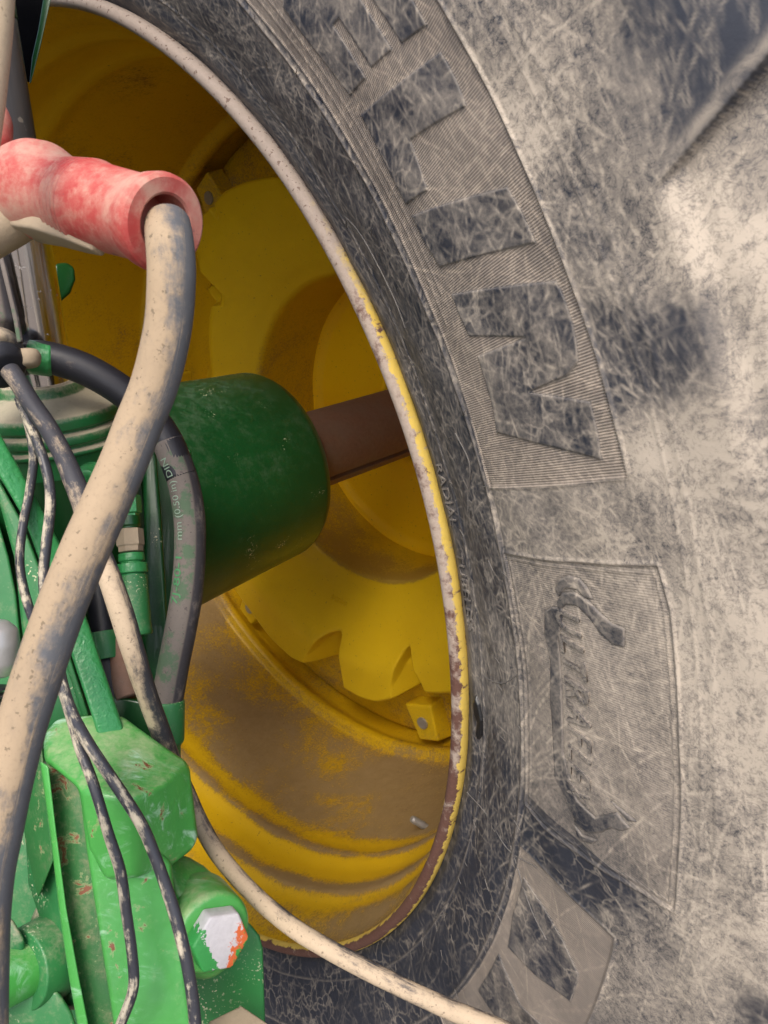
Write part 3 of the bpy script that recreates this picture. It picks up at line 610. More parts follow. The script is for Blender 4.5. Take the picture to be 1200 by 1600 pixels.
# moulded flash lines that cross the ring
def flash(pts, rad=.00045):
    W = []
    for r_, t_ in pts: a = R(t_); W.append((r_*math.cos(a), r_*math.sin(a), hb(r_)+.0001))
    o, _, _ = tube('mould_flash', W, rad, M['mud_thin'], None, seg=6, n=5, caps=False, world=True); o.parent = tyre
flash([(.553, 7.4), (.575, 7.3), (.598, 8.2), (.6175, 9.8)]); flash([(.556, -4.9), (.585, -4.0), (.612, -4.2), (.640, -2.9)])
flash([(.573, 40.5), (.583, 38), (.586, 34), (.584, 31.6)]); flash([(.600, 24.5), (.606, 22.6), (.594, 20.8), (.588, 19.6)], .0005)
flash([(.614, -3.6), (.640, -6.2), (.66, -7.2)], .0005); flash([(.568, -20.5), (.575, -18.2)], .0006)
# black rubber patch next to the lip
P_ = arc([(556, 4.2), (561, 5.1), (566, 4.5), (570, 3.3), (569, 1.9), (564, 1.0), (560, 1.6), (561.5, 2.8), (558, 3.2)])
raised('rubber_patch', P_, .0028, 'glossy black rubber blemish beside the rim lip', matname='black_spot', soft=.004)

# ---- rim, revolved, in wheel-local coordinates
def revolve(name, prof, mat, parent, nseg=540, t0=0, t1=360, closed=True, soil=None, cx=0, cy=0, sub=6):
    P = [];
    for i in range(len(prof)-1):
        a, b = np.array(prof[i], float), np.array(prof[i+1], float); k = max(1, int(np.linalg.norm(b-a)/.008))
        for j in range(k): P.append(a+(b-a)*j/k)
    P.append(np.array(prof[-1], float)); P = np.array(P)
    t = np.radians(np.linspace(t0, t1, nseg, endpoint=not closed)); n_, m_ = len(t), len(P)
    A, I = np.meshgrid(t, np.arange(m_), indexing='ij'); r_ = P[I, 0]; h_ = P[I, 1]
    h2 = h_+.0007*np.sin(A*5+1)+.0004*np.sin(A*13)
    vv = np.stack([cx+r_*np.cos(A), cy+r_*np.sin(A), h2], -1).reshape(-1, 3)
    if closed:
        i = np.arange(n_)[:, None]; j = np.arange(m_-1)[None]; i2 = (i+1) % n_
        q = np.stack([i*m_+j, i2*m_+j, i2*m_+j+1, i*m_+j+1], -1).reshape(-1, 4)
    else: q = grid_quads(n_, m_)
    me = mesh_np(name, vv, q); dg = np.degrees(A); dg = np.where(dg > 180, dg-360, dg); set_uv(me, np.stack([dg, r_], -1).reshape(-1, 2))
    sl_ = np.zeros(A.shape) if soil is None else soil(dg, r_, h_); set_f(me, 'soil', sl_.ravel())
    bm = bmesh.new(); bm.from_mesh(me); bmesh.ops.recalc_face_normals(bm, faces=bm.faces[:]); bm.to_mesh(me); bm.free()
    o = link(name, me, mat, parent, local=True); return o
def rim_soil(t, r_, h_):
    low = smooth(-np.sin(np.radians(t)), -.15, .75)
    s = (.40+.12*np.sin(np.radians(t)*3+1)+.10*np.sin(np.radians(t)*7-h_*30))*low*smooth(-h_, .13, .19)*(1-smooth(-h_, .36, .40))
    s += .45*low*np.exp(-((h_+.142)/.008)**2)+.60*low*np.exp(-((h_+.084)/.012)**2)+.30*low*np.exp(-((h_+.030)/.02)**2)
    s -= .55*np.exp(-((h_+.118)/.016)**2)+.35*np.exp(-((h_+.064)/.010)**2)+.4*np.exp(-((h_+.165)/.012)**2)*low
    s += .42*np.exp(-((t+52)/32)**2)*smooth(-h_, .15, .18)*(1-smooth(-h_, .34, .38)); s += .30*low*np.exp(-((h_+.137)/.006)**2)+.30*low*np.exp(-((h_+.079)/.006)**2); s -= .06; s += .35*smooth(np.cos(np.radians(t)), .55, .85)*low
    return s
rim = revolve('rim', [(.5355, -.004), (.5352, -.014), (.5325, -.026), (.529, -.036), (.527, -.048), (.5262, -.060), (.5235, -.068), (.5195, -.0745), (.518, -.080), (.5195, -.088), (.5190, -.112), (.5175, -.122), (.5135, -.130), (.5105, -.137), (.5105, -.145), (.513, -.153), (.512, -.20), (.511, -.30), (.510, -.372), (.5085, -.378),
        (.500, -.381), (.4965, -.384), (.4955, -.392), (.4965, -.400), (.505, -.405), (.507, -.42), (.507, -.50), (.507, -.64), (.55, -.66), (.55, -.60), (.53, -.58), (.52, -.30), (.53, -.06), (.540, -.030), (.543, -.014)], M['yellow'], wheel, soil=rim_soil)
rim['label'] = 'deep yellow rim barrel, mud-stained at the bottom'
lp = [(.5430, -.014), (.5460, -.010), (.5478, -.005), (.5475, .0000), (.5455, .0030), (.5425, .0043), (.5392, .0038), (.5367, .0015), (.5355, -.004)]
lip = revolve('rim_lip', lp, M['lip'], wheel, nseg=900, cx=0, cy=0); lip['label'] = 'chipped, rusted outer lip of the rim'
# ---- cast wheel centre with scalloped edge
CX, CY = .010, .022
TH_D = [(-180, .40), (-150, .42), (-127, .432), (-119, .434), (-112, .441), (-104, .440), (-101, .428), (-98.3, .400), (-96, .368), (-93.3, .350), (-91, .341), (-89, .336), (-87.8, .338), (-87.0, .35), (-86.6, .425), (-85, .433), (-80.7, .432), (-76, .428), (-72.5, .418), (-70, .400), (-68, .380), (-66, .362), (-63.5, .346), (-61.5, .338), (-60.4, .339), (-59.9, .35), (-59.6, .40), (-58, .408), (-52, .412), (-46, .40), (-42, .36), (-38, .34), (-33, .335), (-32, .40), (-25, .43), (0, .43), (30, .43), (60, .43), (86, .37), (92, .372), (99.4, .378), (107.6, .388), (119.5, .406), (123, .408), (125, .384), (127, .408), (130.6, .414), (137.7, .386), (140.5, .364), (141.5, .330), (146, .326), (147.6, .338), (152, .336), (156.3, .333), (170, .320), (176, .35), (180, .40)]
tk, rk = np.array([a for a, _ in TH_D]), np.array([b for _, b in TH_D])
n_ = 1440; tt = np.linspace(-180, 180, n_, endpoint=False); Ro = np.interp(tt, tk, rk); Ro = sum(np.roll(Ro, k_) for k_ in (-3, -2, -1, 0, 1, 2, 3))/7
prof = []      # (fraction hole->edge, h, inset)
sec = [('a', .252, -.60), ('a', .2475, -.56), ('a', .2445, -.47), ('a', .2425, -.445), ('a', .2445, -.436), ('a', .2500, -.431), ('a', .258, -.4265)]
outer = [(-.11, -.402), (-.06, -.380), (-.030, -.3665), (-.012, -.3635), (-.005, -.3645), (-.0015, -.3675), (0, -.373), (.003, -.385), (.009, -.410), (.013, -.430)]
rows = []
RO_T = [(-180, .43), (-150, .43), (-127, .432), (-119, .434), (-112, .441), (-104, .440), (-87.0, .402), (-86.6, .428), (-80.7, .433), (-76, .430), (-60.2, .392), (-59.6, .404), (-52, .412), (-46, .412), (-33, .38), (-32, .42), (-25, .43), (60, .43), (86, .38), (92, .378), (99.4, .380), (107.6, .390), (119.5, .407), (123, .408), (127, .410), (130.6, .416), (137.7, .40), (147.6, .37), (148, .40), (180, .43)]
RoO = np.interp(tt, [a for a, _ in RO_T], [b for _, b in RO_T]); RoO = sum(np.roll(RoO, k_) for k_ in (-2, -1, 0, 1, 2))/5
hz = lambda q: -.4265+.0615*min(1, max(0, (q-.258)/.105))**.85
for t_, arch, ro in zip(np.radians(tt), Ro, RoO):
    row = [(r_, h_) for _, r_, h_ in sec]; ar = min(arch, ro-.012); D_ = .085*min(1, max(0, (ro-.012-arch)/.060))**1.1
    for f in np.linspace(0, 1, 10): q = .262+(ar-.008-.262)*f; row.append((q, hz(q)))
    for f in np.linspace(0, 1, 9)[1:]: q = ar-.008+.012*f; row.append((q, hz(q)-D_*float(smooth(f, 0, 1))*.55))
    q0 = ar+.004
    for f in (.35, .7, 1.0): q = q0+(ro-.005-q0)*f; row.append((q, hz(q)-D_*(.55+.45*f)))
    he = hz(ro-.005)-D_
    row += [(ro-.002, he-.0012), (ro-.0004, he-.0035), (ro, he-.007), (ro+.002, he-.020), (ro+.004, min(he-.03, -.445)), (ro+.004, -.455)]
    rows.append(row)
rows = np.array(rows); bad = (np.interp(np.arange(n_), np.arange(n_), Ro) < .362)
A_ = np.radians(tt)[:, None]+0*rows[:, :, 0]; vv = np.stack([CX+rows[:, :, 0]*np.cos(A_), CY+rows[:, :, 0]*np.sin(A_), rows[:, :, 1]], -1)
m_ = rows.shape[1]; i = np.arange(n_)[:, None]; j = np.arange(m_-1)[None]; i2 = (i+1) % n_
me = mesh_np('wheel_centre', vv.reshape(-1, 3), np.stack([i*m_+j, i2*m_+j, i2*m_+j+1, i*m_+j+1], -1).reshape(-1, 4))
dd = np.degrees(A_); so_ = .62*smooth(-np.sin(A_), .25, .95)*(rows[:, :, 0] < .2475)-.45*(rows[:, :, 0] > .2475); set_f(me, 'soil', so_.ravel()); set_uv(me, np.stack([dd, rows[:, :, 0]], -1).reshape(-1, 2))
bm = bmesh.new(); bm.from_mesh(me); bmesh.ops.recalc_face_normals(bm, faces=bm.faces[:]); bm.to_mesh(me); bm.free()
centre = link('wheel_centre', me, M['yellow_cast'], wheel, local=True); centre['label'] = 'yellow cast wheel centre with scalloped edge'
nm_ = text_mesh('N28850', .011, ext=.0006); n__ = len(nm_.vertices); co = np.empty(n__*3); nm_.vertices.foreach_get('co', co); co = co.reshape(-1, 3)
t__ = np.radians(-97+(co[:, 0]/.26)*57.3*1.0); r__ = .292-co[:, 1]; t__ = np.radians(-97)+co[:, 0]/.285; r__ = .285+.008-co[:, 1]
nm_.vertices.foreach_set('co', np.stack([CX+r__*np.cos(t__), CY+r__*np.sin(t__), np.array([hz(q) for q in r__])+.0006+co[:, 2]], -1).ravel()); nm_.update()
so__ = link('cast_number', nm_, M['yellow_cast'], centre, local=True, smooth=False)
# dished web behind, and the hub face
web = revolve('wheel_web', [(.30, -.440), (.40, -.430), (.47, -.432), (.50, -.44), (.506, -.45), (.506, -.46), (.30, -.46)], M['yellow'], wheel, nseg=240, cx=0, cy=0, soil=lambda t, r_, h_: .1*smooth(-np.sin(np.radians(t)), -.2, .8)+.0*r_)
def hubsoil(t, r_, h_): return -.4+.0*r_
M['hub'] = yellow_material('hub_yellow_lit', .35, ((.90, .48, .004), (.95, .60, .006)))  # yellow raised to stand in for light falling on the hub
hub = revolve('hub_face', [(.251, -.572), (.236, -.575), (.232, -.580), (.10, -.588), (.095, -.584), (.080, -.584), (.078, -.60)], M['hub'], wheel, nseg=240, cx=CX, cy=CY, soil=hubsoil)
# lug blocks bolting the centre to the rim rail
def lug_block(t_, r0, r1, wdt, h0, h1, flip=1):
    bm = bmesh.new(); a = R(t_)
    def P(r_, s_, h_): return (CX*0+r_*math.cos(a)-s_*math.sin(a), r_*math.sin(a)+s_*math.cos(a), h_)
    vs = [bm.verts.new(P(*q)) for q in ((r0, -wdt, h0), (r1, -wdt*.75, h0), (r1, wdt*.75, h0), (r0, wdt, h0), (r0, -wdt, h1), (r1-.008, -wdt*.7, h1), (r1-.008, wdt*.7, h1), (r0, wdt, h1))]
    for f in ((0, 1, 2, 3), (7, 6, 5, 4), (0, 4, 5, 1), (1, 5, 6, 2), (2, 6, 7, 3), (3, 7, 4, 0)): bm.faces.new([vs[k] for k in f])
    o = bm_obj('lug_block', bm, M['yellow_cast'], wheel, local=True, smooth=False); bevel(o, .004)
    bm = bmesh.new(); bmesh.ops.create_cone(bm, cap_ends=True, segments=24, radius1=.0105, radius2=.0100, depth=.004)
    for v in bm.verts: x, y, z_ = v.co; rm = (r0+r1)/2-.004; v.co = Vector((rm*math.cos(a)+x, rm*math.sin(a)+y, h1+.001+z_))
    b = bm_obj('bolt_end', bm, M['steel'], o, local=True, smooth=False)
for t_ in (-66, -124, 127, 60, 0, 176): lug_block(t_, .425, .497, .030, -.435, -.400)
# valve stem
vb = np.array([.531*math.cos(R(-24.5)), .531*math.sin(R(-24.5)), -.052])
def cylhit(x, y, r_):
    d = at(x, y, 1.0)-CAM; o_ = CAM-WC; dx, dy, dn = d@WX, d@WY, d@WN; ox, oy, on = o_@WX, o_@WY, o_@WN
    a = dx*dx+dy*dy; b = 2*(dx*ox+dy*oy); c = ox*ox+oy*oy-r_*r_; t = (-b+math.sqrt(b*b-4*a*c))/2/a; return CAM+d*t, t
vp, vt = cylhit(683, 1302, .5275); tipp = at(643, 1279, vt-.012); ax = (tipp-vp); Lv = np.linalg.norm(ax)
vs_ = lathe('valve_stem', rnd([(-.004, 0), (-.004, .0060), (.012, .0056), (.013, .0040), (Lv*.55, .0040), (Lv*.55, .0050), (Lv*.93, .0046), (Lv, .0036), (Lv, 0)], .0006), vp, tipp, M['steel'], wheel, seg=24)
vs_['label'] = 'grey metal valve stem inside the lower rim'

# ================================================================== AXLE
ax0 = WC+CX*WX+CY*WY
shaft = empty('axle_shaft', ax0-WN*.55, 'rusty brown axle bar running from the green housing into the yellow hub', 'axle')
def bar_section():
    P = []
    for k in range(72):
        a = 2*PI*k/72; r_ = .0575; P.append((r_*math.cos(a), r_*math.sin(a)))
    return P
bm = bmesh.new(); ringA, ringB = [], []; slot = R(-30)     # keyway cut low on the near side
for k in range(360):
    a = 2*PI*k/360; d_ = (a-slot+PI) % (2*PI)-PI; r_ = .0575 if abs(d_) > .075 else .042
    x, y = r_*math.cos(a), r_*math.sin(a)
    ringA.append(bm.verts.new(V(ww(CX+x, CY+y, -.20)))); ringB.append(bm.verts.new(V(ww(CX+x, CY+y, -.60))))
for k in range(360): bm.faces.new([ringA[k], ringB[k], ringB[(k+1) % 360], ringA[(k+1) % 360]])
bm.faces.new(ringA); bm.faces.new(ringB[::-1])
bar = bm_obj('shaft_bar', bm, M['rust'], shaft)
for e in bar.data.edges: pass
bar.data.set_sharp_from_angle(angle=R(40)) if hasattr(bar.data, 'set_sharp_from_angle') else None
house = empty('axle_housing', ax0+WN*.02, 'dark green tubular axle housing pointing into the wheel', 'axle housing')
hp = rnd([(.0, 0), (.0, .058), (.006, .062), (.004, .100), (-.0, .118), (.004, .126), (.016, .1325), (.06, .1345), (.20, .142), (.245, .146), (.26, .158), (.275, .165), (.32, .165), (.33, .12), (.33, 0)], .004)
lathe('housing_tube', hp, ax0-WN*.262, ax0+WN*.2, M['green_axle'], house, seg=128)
# unseen tractor bulk left of the view, added to shade the wheel interior
body = empty('tractor_body_blocker', ww(-.6, -.958, .75), 'unseen green tractor transmission body, added to shade the wheel interior', 'transmission')
def casing(name, pts, h0, h1, mat, bev):
    bm = bmesh.new(); a = [bm.verts.new(V(ww(x, z, h0))) for x, z in pts]; b = [bm.verts.new(V(ww(x, z, h1))) for x, z in pts]; n = len(pts)
    bm.faces.new(a); bm.faces.new(b[::-1])
    for i in range(n): bm.faces.new([a[i], b[i], b[(i+1) % n], a[(i+1) % n]])
    bevel(bm_obj(name, bm, mat, body), bev, 4)
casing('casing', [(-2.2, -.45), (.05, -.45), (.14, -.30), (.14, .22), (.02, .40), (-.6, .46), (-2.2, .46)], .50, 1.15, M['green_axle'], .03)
casing('unseen_cab_floor', [(-2.2, .46), (-.15, .46), (-.05, .56), (-.05, .66), (-2.2, .66)], .36, 1.6, M['black'], .02)  # unseen cab underside, added to hold skylight off the wheel
# ================================================================== LIFT CYLINDER
LB = at(60, 603, .64); zv = np.array([0, 0, 1.])
liftc = empty('lift_cylinder', LB-zv*.35, 'upright hydraulic lift cylinder with chrome rod and dusty green barrel cap', 'hydraulic cylinder')
lathe('piston_rod', [(-.02, 0), (-.02, .0285), (.16, .0285), (.16, 0)], LB, LB+zv, M['chrome'], liftc, seg=96)
lathe('rod_sleeve', rnd([(.152, .0270), (.153, .0292), (.262, .0296), (.262, .0270)], .0008), LB, LB+zv, M['rod_dust'], liftc, seg=96)
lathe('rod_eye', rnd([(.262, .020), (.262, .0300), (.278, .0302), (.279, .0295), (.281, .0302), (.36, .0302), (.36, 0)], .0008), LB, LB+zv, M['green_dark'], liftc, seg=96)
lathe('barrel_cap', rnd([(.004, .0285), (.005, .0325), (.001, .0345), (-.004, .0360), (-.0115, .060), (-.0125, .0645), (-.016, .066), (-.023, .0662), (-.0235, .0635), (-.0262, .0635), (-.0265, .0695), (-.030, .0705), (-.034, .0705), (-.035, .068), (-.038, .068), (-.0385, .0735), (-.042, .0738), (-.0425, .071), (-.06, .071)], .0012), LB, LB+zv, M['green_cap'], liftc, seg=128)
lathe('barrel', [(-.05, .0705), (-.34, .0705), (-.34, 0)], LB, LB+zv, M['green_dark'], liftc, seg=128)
lathe('port_boss', rnd([(0, 0), (.006, .0), (.010, .006), (.010, .010), (.0, .013), (-.01, .0135)], .001), at(141, 752, .585), at(141, 752, .585)+np.array([.1, -1, .2]), M['green_hammer'], liftc, seg=32)
# bracket tab on the far side of the rod
tb = shell('bracket_tab', [(86, 412, .74), (104, 410, .75), (116, 418, .75), (118, 437, .75), (110, 458, .75), (86, 480, .74)], [(0, 1, 2, 3, 4, 5)], np.array([-.015, .03, .008]), M['green_dark'], None, .003)
tag(tb, 'small green bracket tab with dusty top behind the chrome rod', 'bracket')
# top-left link arm with dark gap
arm = empty('link_arm', at(60, 60, .59), 'dark green link arm edge at the top left corner of the picture', 'link arm')
plate('arm_edge', [(86, -30), (75, 20), (64, 70), (49, 128), (46, 132), (50, 90), (60, 45), (72, -30)], .575, .010, M['green_dark'], arm, .0012)
plate('arm_gap_shade', [(20, -40), (76, -40), (62, 45), (48, 130), (20, 120)], .59, .03, M['void'], arm, .002)  # black sheet stands in for the deep shade of the opening

# ================================================================== GREEN BRACKETS, LEFT
br = empty('lift_bracket', at(240, 950, .70), 'tall green vertical bracket plate behind the curved black hose', 'bracket')
plate('side_plate', [(222, 690, .66), (243, 690, .66), (252, 800, .66), (259, 920, .655), (262, 1000, .65), (258, 1060, .65), (250, 1140, .65), (225, 1150, .64), (222, 1000, .65), (226, 850, .66)], .66, .012, M['green_axle'], br, .0035)
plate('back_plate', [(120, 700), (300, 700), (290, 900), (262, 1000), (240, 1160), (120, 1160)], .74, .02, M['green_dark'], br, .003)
beam = empty('link_beam', at(90, 900, .56), 'bright green hammered-finish bar sloping down behind the mud-caked hose', 'bar')
shell('beam_bar', [(-40, 612, .535), (0, 677, .54), (48, 762, .545), (97, 855, .56), (138, 973, .55), (188, 1122, .54), (205, 1175, .54), (160, 1175, .53), (143, 1117, .53), (117, 1040, .54), (62, 877, .55), (37, 808, .54), (0, 745, .535), (-40, 690, .53)],
      [(0, 1, 12, 13), (1, 2, 11, 12), (2, 3, 10, 11), (3, 4, 9, 10), (4, 5, 8, 9), (5, 6, 7, 8)], np.array([.012, .035, -.01]), M['green_hammer'], beam, .003)
pl1 = empty('side_arm', at(60, 950, .60), 'dusty dark green arm lying left of the hammered green bar', 'lift arm')
plate('arm_plate', [(-40, 700), (0, 752), (35, 815), (62, 885), (116, 1045), (142, 1122), (150, 1170), (60, 1170), (34, 980), (22, 870), (0, 790), (-40, 730)], .585, .02, M['green_dusty'], pl1, .003)
plate('arm_plate', [(-40, 760), (-2, 815), (14, 870), (26, 930), (50, 1170), (-40, 1170)], .60, .02, M['green_dusty'], pl1, .003)
plate('arm_rib', [(60, 900), (70, 900), (140, 1120), (128, 1120)], .578, .01, M['green_dusty'], pl1, .002)
# hydraulic fitting stack
fit = empty('hydraulic_fitting', at(205, 900, .60), 'stacked green hydraulic fitting between the mud-caked cable and the vertical bracket', 'fitting')
FA, FB = at(199, 775, .62), at(214, 1000, .605)
Lf = np.linalg.norm(FB-FA)
u_ = Lf/225
lathe('fitting_body', rnd([(0, 0), (0, .0105), (28*u_, .0105), (29*u_, .0085), (33*u_, .0085)], .0008), FA, FB, M['green_hammer'], fit, seg=6)
lathe('fitting_body', rnd([(33*u_, .0088), (48*u_, .0088), (49*u_, .0075), (52*u_, .0075)], .0006), FA, FB, M['green_dark'], fit, seg=32)
lathe('dusty_nut', rnd([(52*u_, .007), (53*u_, .0105), (78*u_, .0108), (80*u_, .0095), (88*u_, .0095), (89*u_, .007)], .0008), FA, FB, M['mud'], fit, seg=6)
lathe('fitting_ring', rnd([(90*u_, .007), (91*u_, .0100), (103*u_, .0102), (104*u_, .0085), (106*u_, .0085), (107*u_, .0118), (122*u_, .0120), (123*u_, .0095), (126*u_, .0095)], .0008), FA, FB, M['green_hammer'], fit, seg=40)
lathe('fitting_ferrule', rnd([(126*u_, .0112), (205*u_, .0118), (212*u_, .0125), (218*u_, .0118), (219*u_, .004)], .0010), FA, FB, M['green_dusty'], fit, seg=48)
gb = empty('pipe_clamp', at(170, 1010, .62), 'small green clamp band on a dark pipe right of the hammered bar', 'clamp')
lathe('clamp_band', rnd([(0, .012), (0, .0145), (.022, .0150), (.022, .012)], .0008), at(160, 988, .62), at(166, 1040, .615), M['green_dusty'], gb, seg=48)
tube('clamped_pipe', [(152, 900, .64), (162, 990, .625), (170, 1050, .615), (182, 1100, .61)], .0105, M['hose_blk'], gb)
tube('clamped_pipe', [(186, 1000, .62), (192, 1060, .61), (200, 1090, .605)], .009, M['rust'], gb)
ftp = plate('foot_plate', [(165, 1085), (196, 1090), (225, 1095), (262, 1160), (258, 1230), (150, 1220)], .60, .03, M['green_dark'], None, .003)
tag(ftp, 'dark green foot plate at the base of the vertical bracket', 'plate')
# round metal knob with black bellows
kn = empty('control_knob', at(-2, 1025, .50), 'round worn metal knob on black bellows at the left edge', 'knob')
KA = at(-4, 968, .50); KB = at(-8, 1075, .50)
lathe('knob_cap', rnd([(0, 0), (.0005, .006), (.006, .0125), (.016, .0142), (.029, .0135), (.037, .009), (.038, 0)], .002), KA, KB, M['knob'], kn, seg=48)
for k in range(7):
    lathe('bellows_ring', rnd([(0, .003), (.0006, .0085), (.0022, .0088), (.003, .003)], .0004), at(-8+.2*k, 1072+11*k, .50), at(-8+.2*k+2, 1072+11*k+100, .50), M['black'], kn, seg=32)

# ================================================================== CAST BRACKET, BOTTOM LEFT
cast = empty('cast_bracket', at(220, 1350, .50), 'bright green cast iron hitch bracket with chipped paint and a white-painted bolt', 'bracket')
bk = np.array([.0, .06, -.015])
shell('bracket_head', [(66, 1150, .535), (88, 1122, .545), (140, 1117, .548), (190, 1117, .548), (222, 1141, .545), (260, 1168, .54), (296, 1192, .53),
        (258, 1222, .495), (212, 1246, .475), (160, 1240, .472), (122, 1232, .478), (90, 1205, .495), (68, 1190, .51),
        (310, 1306, .525), (304, 1326, .522), (270, 1352, .512), (214, 1372, .485), (165, 1376, .48), (140, 1330, .482)],
      [(0, 1, 2, 10, 11, 12), (2, 3, 4, 9, 10), (4, 5, 8, 9), (5, 6, 7, 8), (7, 6, 13, 14, 15), (8, 7, 15, 16), (9, 8, 16, 17, 18), (10, 9, 18)], bk, M['green_cast'], cast, .0045, 4)
shell('bracket_column', [(124, 1234, .484), (165, 1250, .478), (214, 1300, .484), (268, 1345, .505), (276, 1420, .50), (290, 1520, .492), (306, 1640, .485), (184, 1640, .474), (168, 1540, .476), (150, 1425, .48), (134, 1320, .484)],
      [(0, 1, 2, 10), (2, 3, 4, 9, 10), (4, 5, 8, 9), (5, 6, 7, 8)], bk, M['green_cast'], cast, .0035, 4)
shell('bracket_rib', [(62, 1188, .50), (76, 1196, .497), (88, 1300, .495), (104, 1420, .493), (124, 1530, .49), (146, 1640, .488), (128, 1640, .49), (108, 1530, .492), (92, 1420, .495), (78, 1300, .498)],
      [(0, 1, 2, 9), (2, 3, 8, 9), (3, 4, 7, 8), (4, 5, 6, 7)], np.array([.004, .05, -.012]), M['green_cast'], cast, .002, 3)
shell('bracket_channel', [(70, 1180, .52), (126, 1225, .512), (140, 1320, .510), (156, 1425, .508), (174, 1540, .504), (190, 1640, .50), (138, 1640, .50), (116, 1530, .504), (98, 1420, .508), (82, 1300, .512)],
      [(0, 1, 2, 9), (2, 3, 8, 9), (3, 4, 7, 8), (4, 5, 6, 7)], np.array([.0, .04, -.01]), M['green_rib'], cast, .002, 2)
shell('bracket_wing', [(30, 1140, .55), (66, 1160, .54), (76, 1260, .535), (84, 1345, .53), (60, 1405, .54), (42, 1330, .55), (30, 1240, .555)], [(0, 1, 2, 6), (2, 3, 4, 5, 6)], bk, M['green_rib'], cast, .003, 3)
shell('bracket_web', [(40, 1310, .56), (78, 1300, .55), (100, 1425, .54), (110, 1480, .54), (64, 1440, .56), (44, 1380, .57)], [(0, 1, 2, 3, 4, 5)], bk, M['green_dusty'], cast, .003, 3)
# boss with bolt
BO = at(328, 1452, .520); dirb = at(362, 1492, .488)-BO; dirb /= np.linalg.norm(dirb)
shell('bolt_boss', [(262, 1345, .535), (285, 1333, .555), (318, 1352, .56), (352, 1382, .555), (374, 1418, .548), (380, 1462, .54), (374, 1500, .535), (330, 1532, .525), (296, 1530, .515), (282, 1455, .515), (272, 1400, .52), (330, 1420, .525)],
      [(0, 1, 2, 11, 10), (2, 3, 4, 11), (4, 5, 6, 11), (6, 7, 8, 11), (8, 9, 10, 11)], np.array([.004, .05, -.01]), M['green_cast'], cast, .008, 5)
lathe('boss_ring', rnd([(-.03, .0), (-.03, .0275), (.004, .0265), (.0075, .0240), (.0075, 0)], .002), BO, BO+dirb, M['green_cast'], cast, seg=72)
zq = V(dirb); q_ = zq.to_track_quat('Z', 'Y'); bmx = Matrix.Translation(V(BO+dirb*.0072)) @ q_.to_matrix().to_4x4()
bm = bmesh.new(); bmesh.ops.create_cone(bm, cap_ends=True, segments=6, radius1=.0205, radius2=.0200, depth=.014); bmesh.ops.rotate(bm, verts=bm.verts[:], cent=(0, 0, 0), matrix=Matrix.Rotation(R(8), 3, 'Z'))
for v in bm.verts: v.co.z += .007
bmesh.ops.recalc_face_normals(bm, faces=bm.faces[:]); me = bpy.data.meshes.new('bolt_head'); bm.to_mesh(me); bm.free()
bo = bpy.data.objects.new('bolt_head', me); col.objects.link(bo); me.materials.append(M['bolt']); bo.parent = cast; bo.matrix_parent_inverse = parent_world(cast).inverted()
bo.location = bmx.to_translation(); bo.rotation_euler = bmx.to_euler(); bevel(bo, .0018, 3); bo['label'] = 'hex bolt head with white and orange paint'
me.polygons.foreach_set('use_smooth', np.ones(len(me.polygons), bool))
rp = plate('rear_plate', [(370, 1425), (392, 1444), (406, 1462), (411, 1482), (416, 1640), (280, 1640), (285, 1500), (330, 1500)], .585, .014, M['green_speck'], None, .003)
tag(rp, 'speckled green plate standing behind the white-painted bolt', 'plate')
hx = lathe('mud_nut', rnd([(0, 0), (0, .024), (.012, .026), (.03, .026), (.03, 0)], .002), at(372, 1625, .53), at(350, 1725, .56), M['mud'], None, seg=6)
tag(hx, 'mud-covered nut at the bottom edge below the painted bolt', 'nut')
# pipe and collars, lower left
pp = empty('cross_pipe', at(80, 1490, .55), 'green cross pipe with collars left of the cast bracket', 'pipe')
PA, PB = at(-60, 1562, .50), at(118, 1476, .575); t_ = (PB-PA)/np.linalg.norm(PB-PA); Lp = np.linalg.norm(PB-PA)
lathe('pipe_tube', [(-.02, 0), (-.02, .0185), (Lp, .0185), (Lp, 0)], PA, PB, M['green_cast'], pp, seg=64)
lathe('pipe_collar', rnd([(Lp*.50, .0185), (Lp*.50, .0270), (Lp*.77, .0290), (Lp*.775, .0185)], .0015), PA, PB, M['green_dusty'], pp, seg=80)
lathe('pipe_collar', rnd([(Lp*.78, .0185), (Lp*.80, .034), (Lp*.88, .0410), (Lp*1.05, .0410), (Lp*1.06, .0)], .003), PA, PB, M['green_cap'], pp, seg=80)
lw = plate('lower_plate', [(-20, 1590), (30, 1560), (62, 1542), (92, 1548), (112, 1580), (140, 1660), (-20, 1660)], .53, .03, M['green_dusty'], None, .004); tag(lw, 'dusty green plate in the bottom left corner under the cross pipe', 'plate')
ub = plate('upper_block', [(-20, 1440), (18, 1432), (40, 1470), (38, 1490), (-20, 1500)], .53, .03, M['green_cap'], None, .004); tag(ub, 'mud-topped green block above the cross pipe', 'block')
lg = plate('dirt_ledge', [(-20, 1250), (60, 1290), (75, 1400), (120, 1460), (190, 1640), (-20, 1640)], .64, .03, M['green_dusty'], None, .004); tag(lg, 'dusty dark green ledge behind the cross pipe', 'ledge')

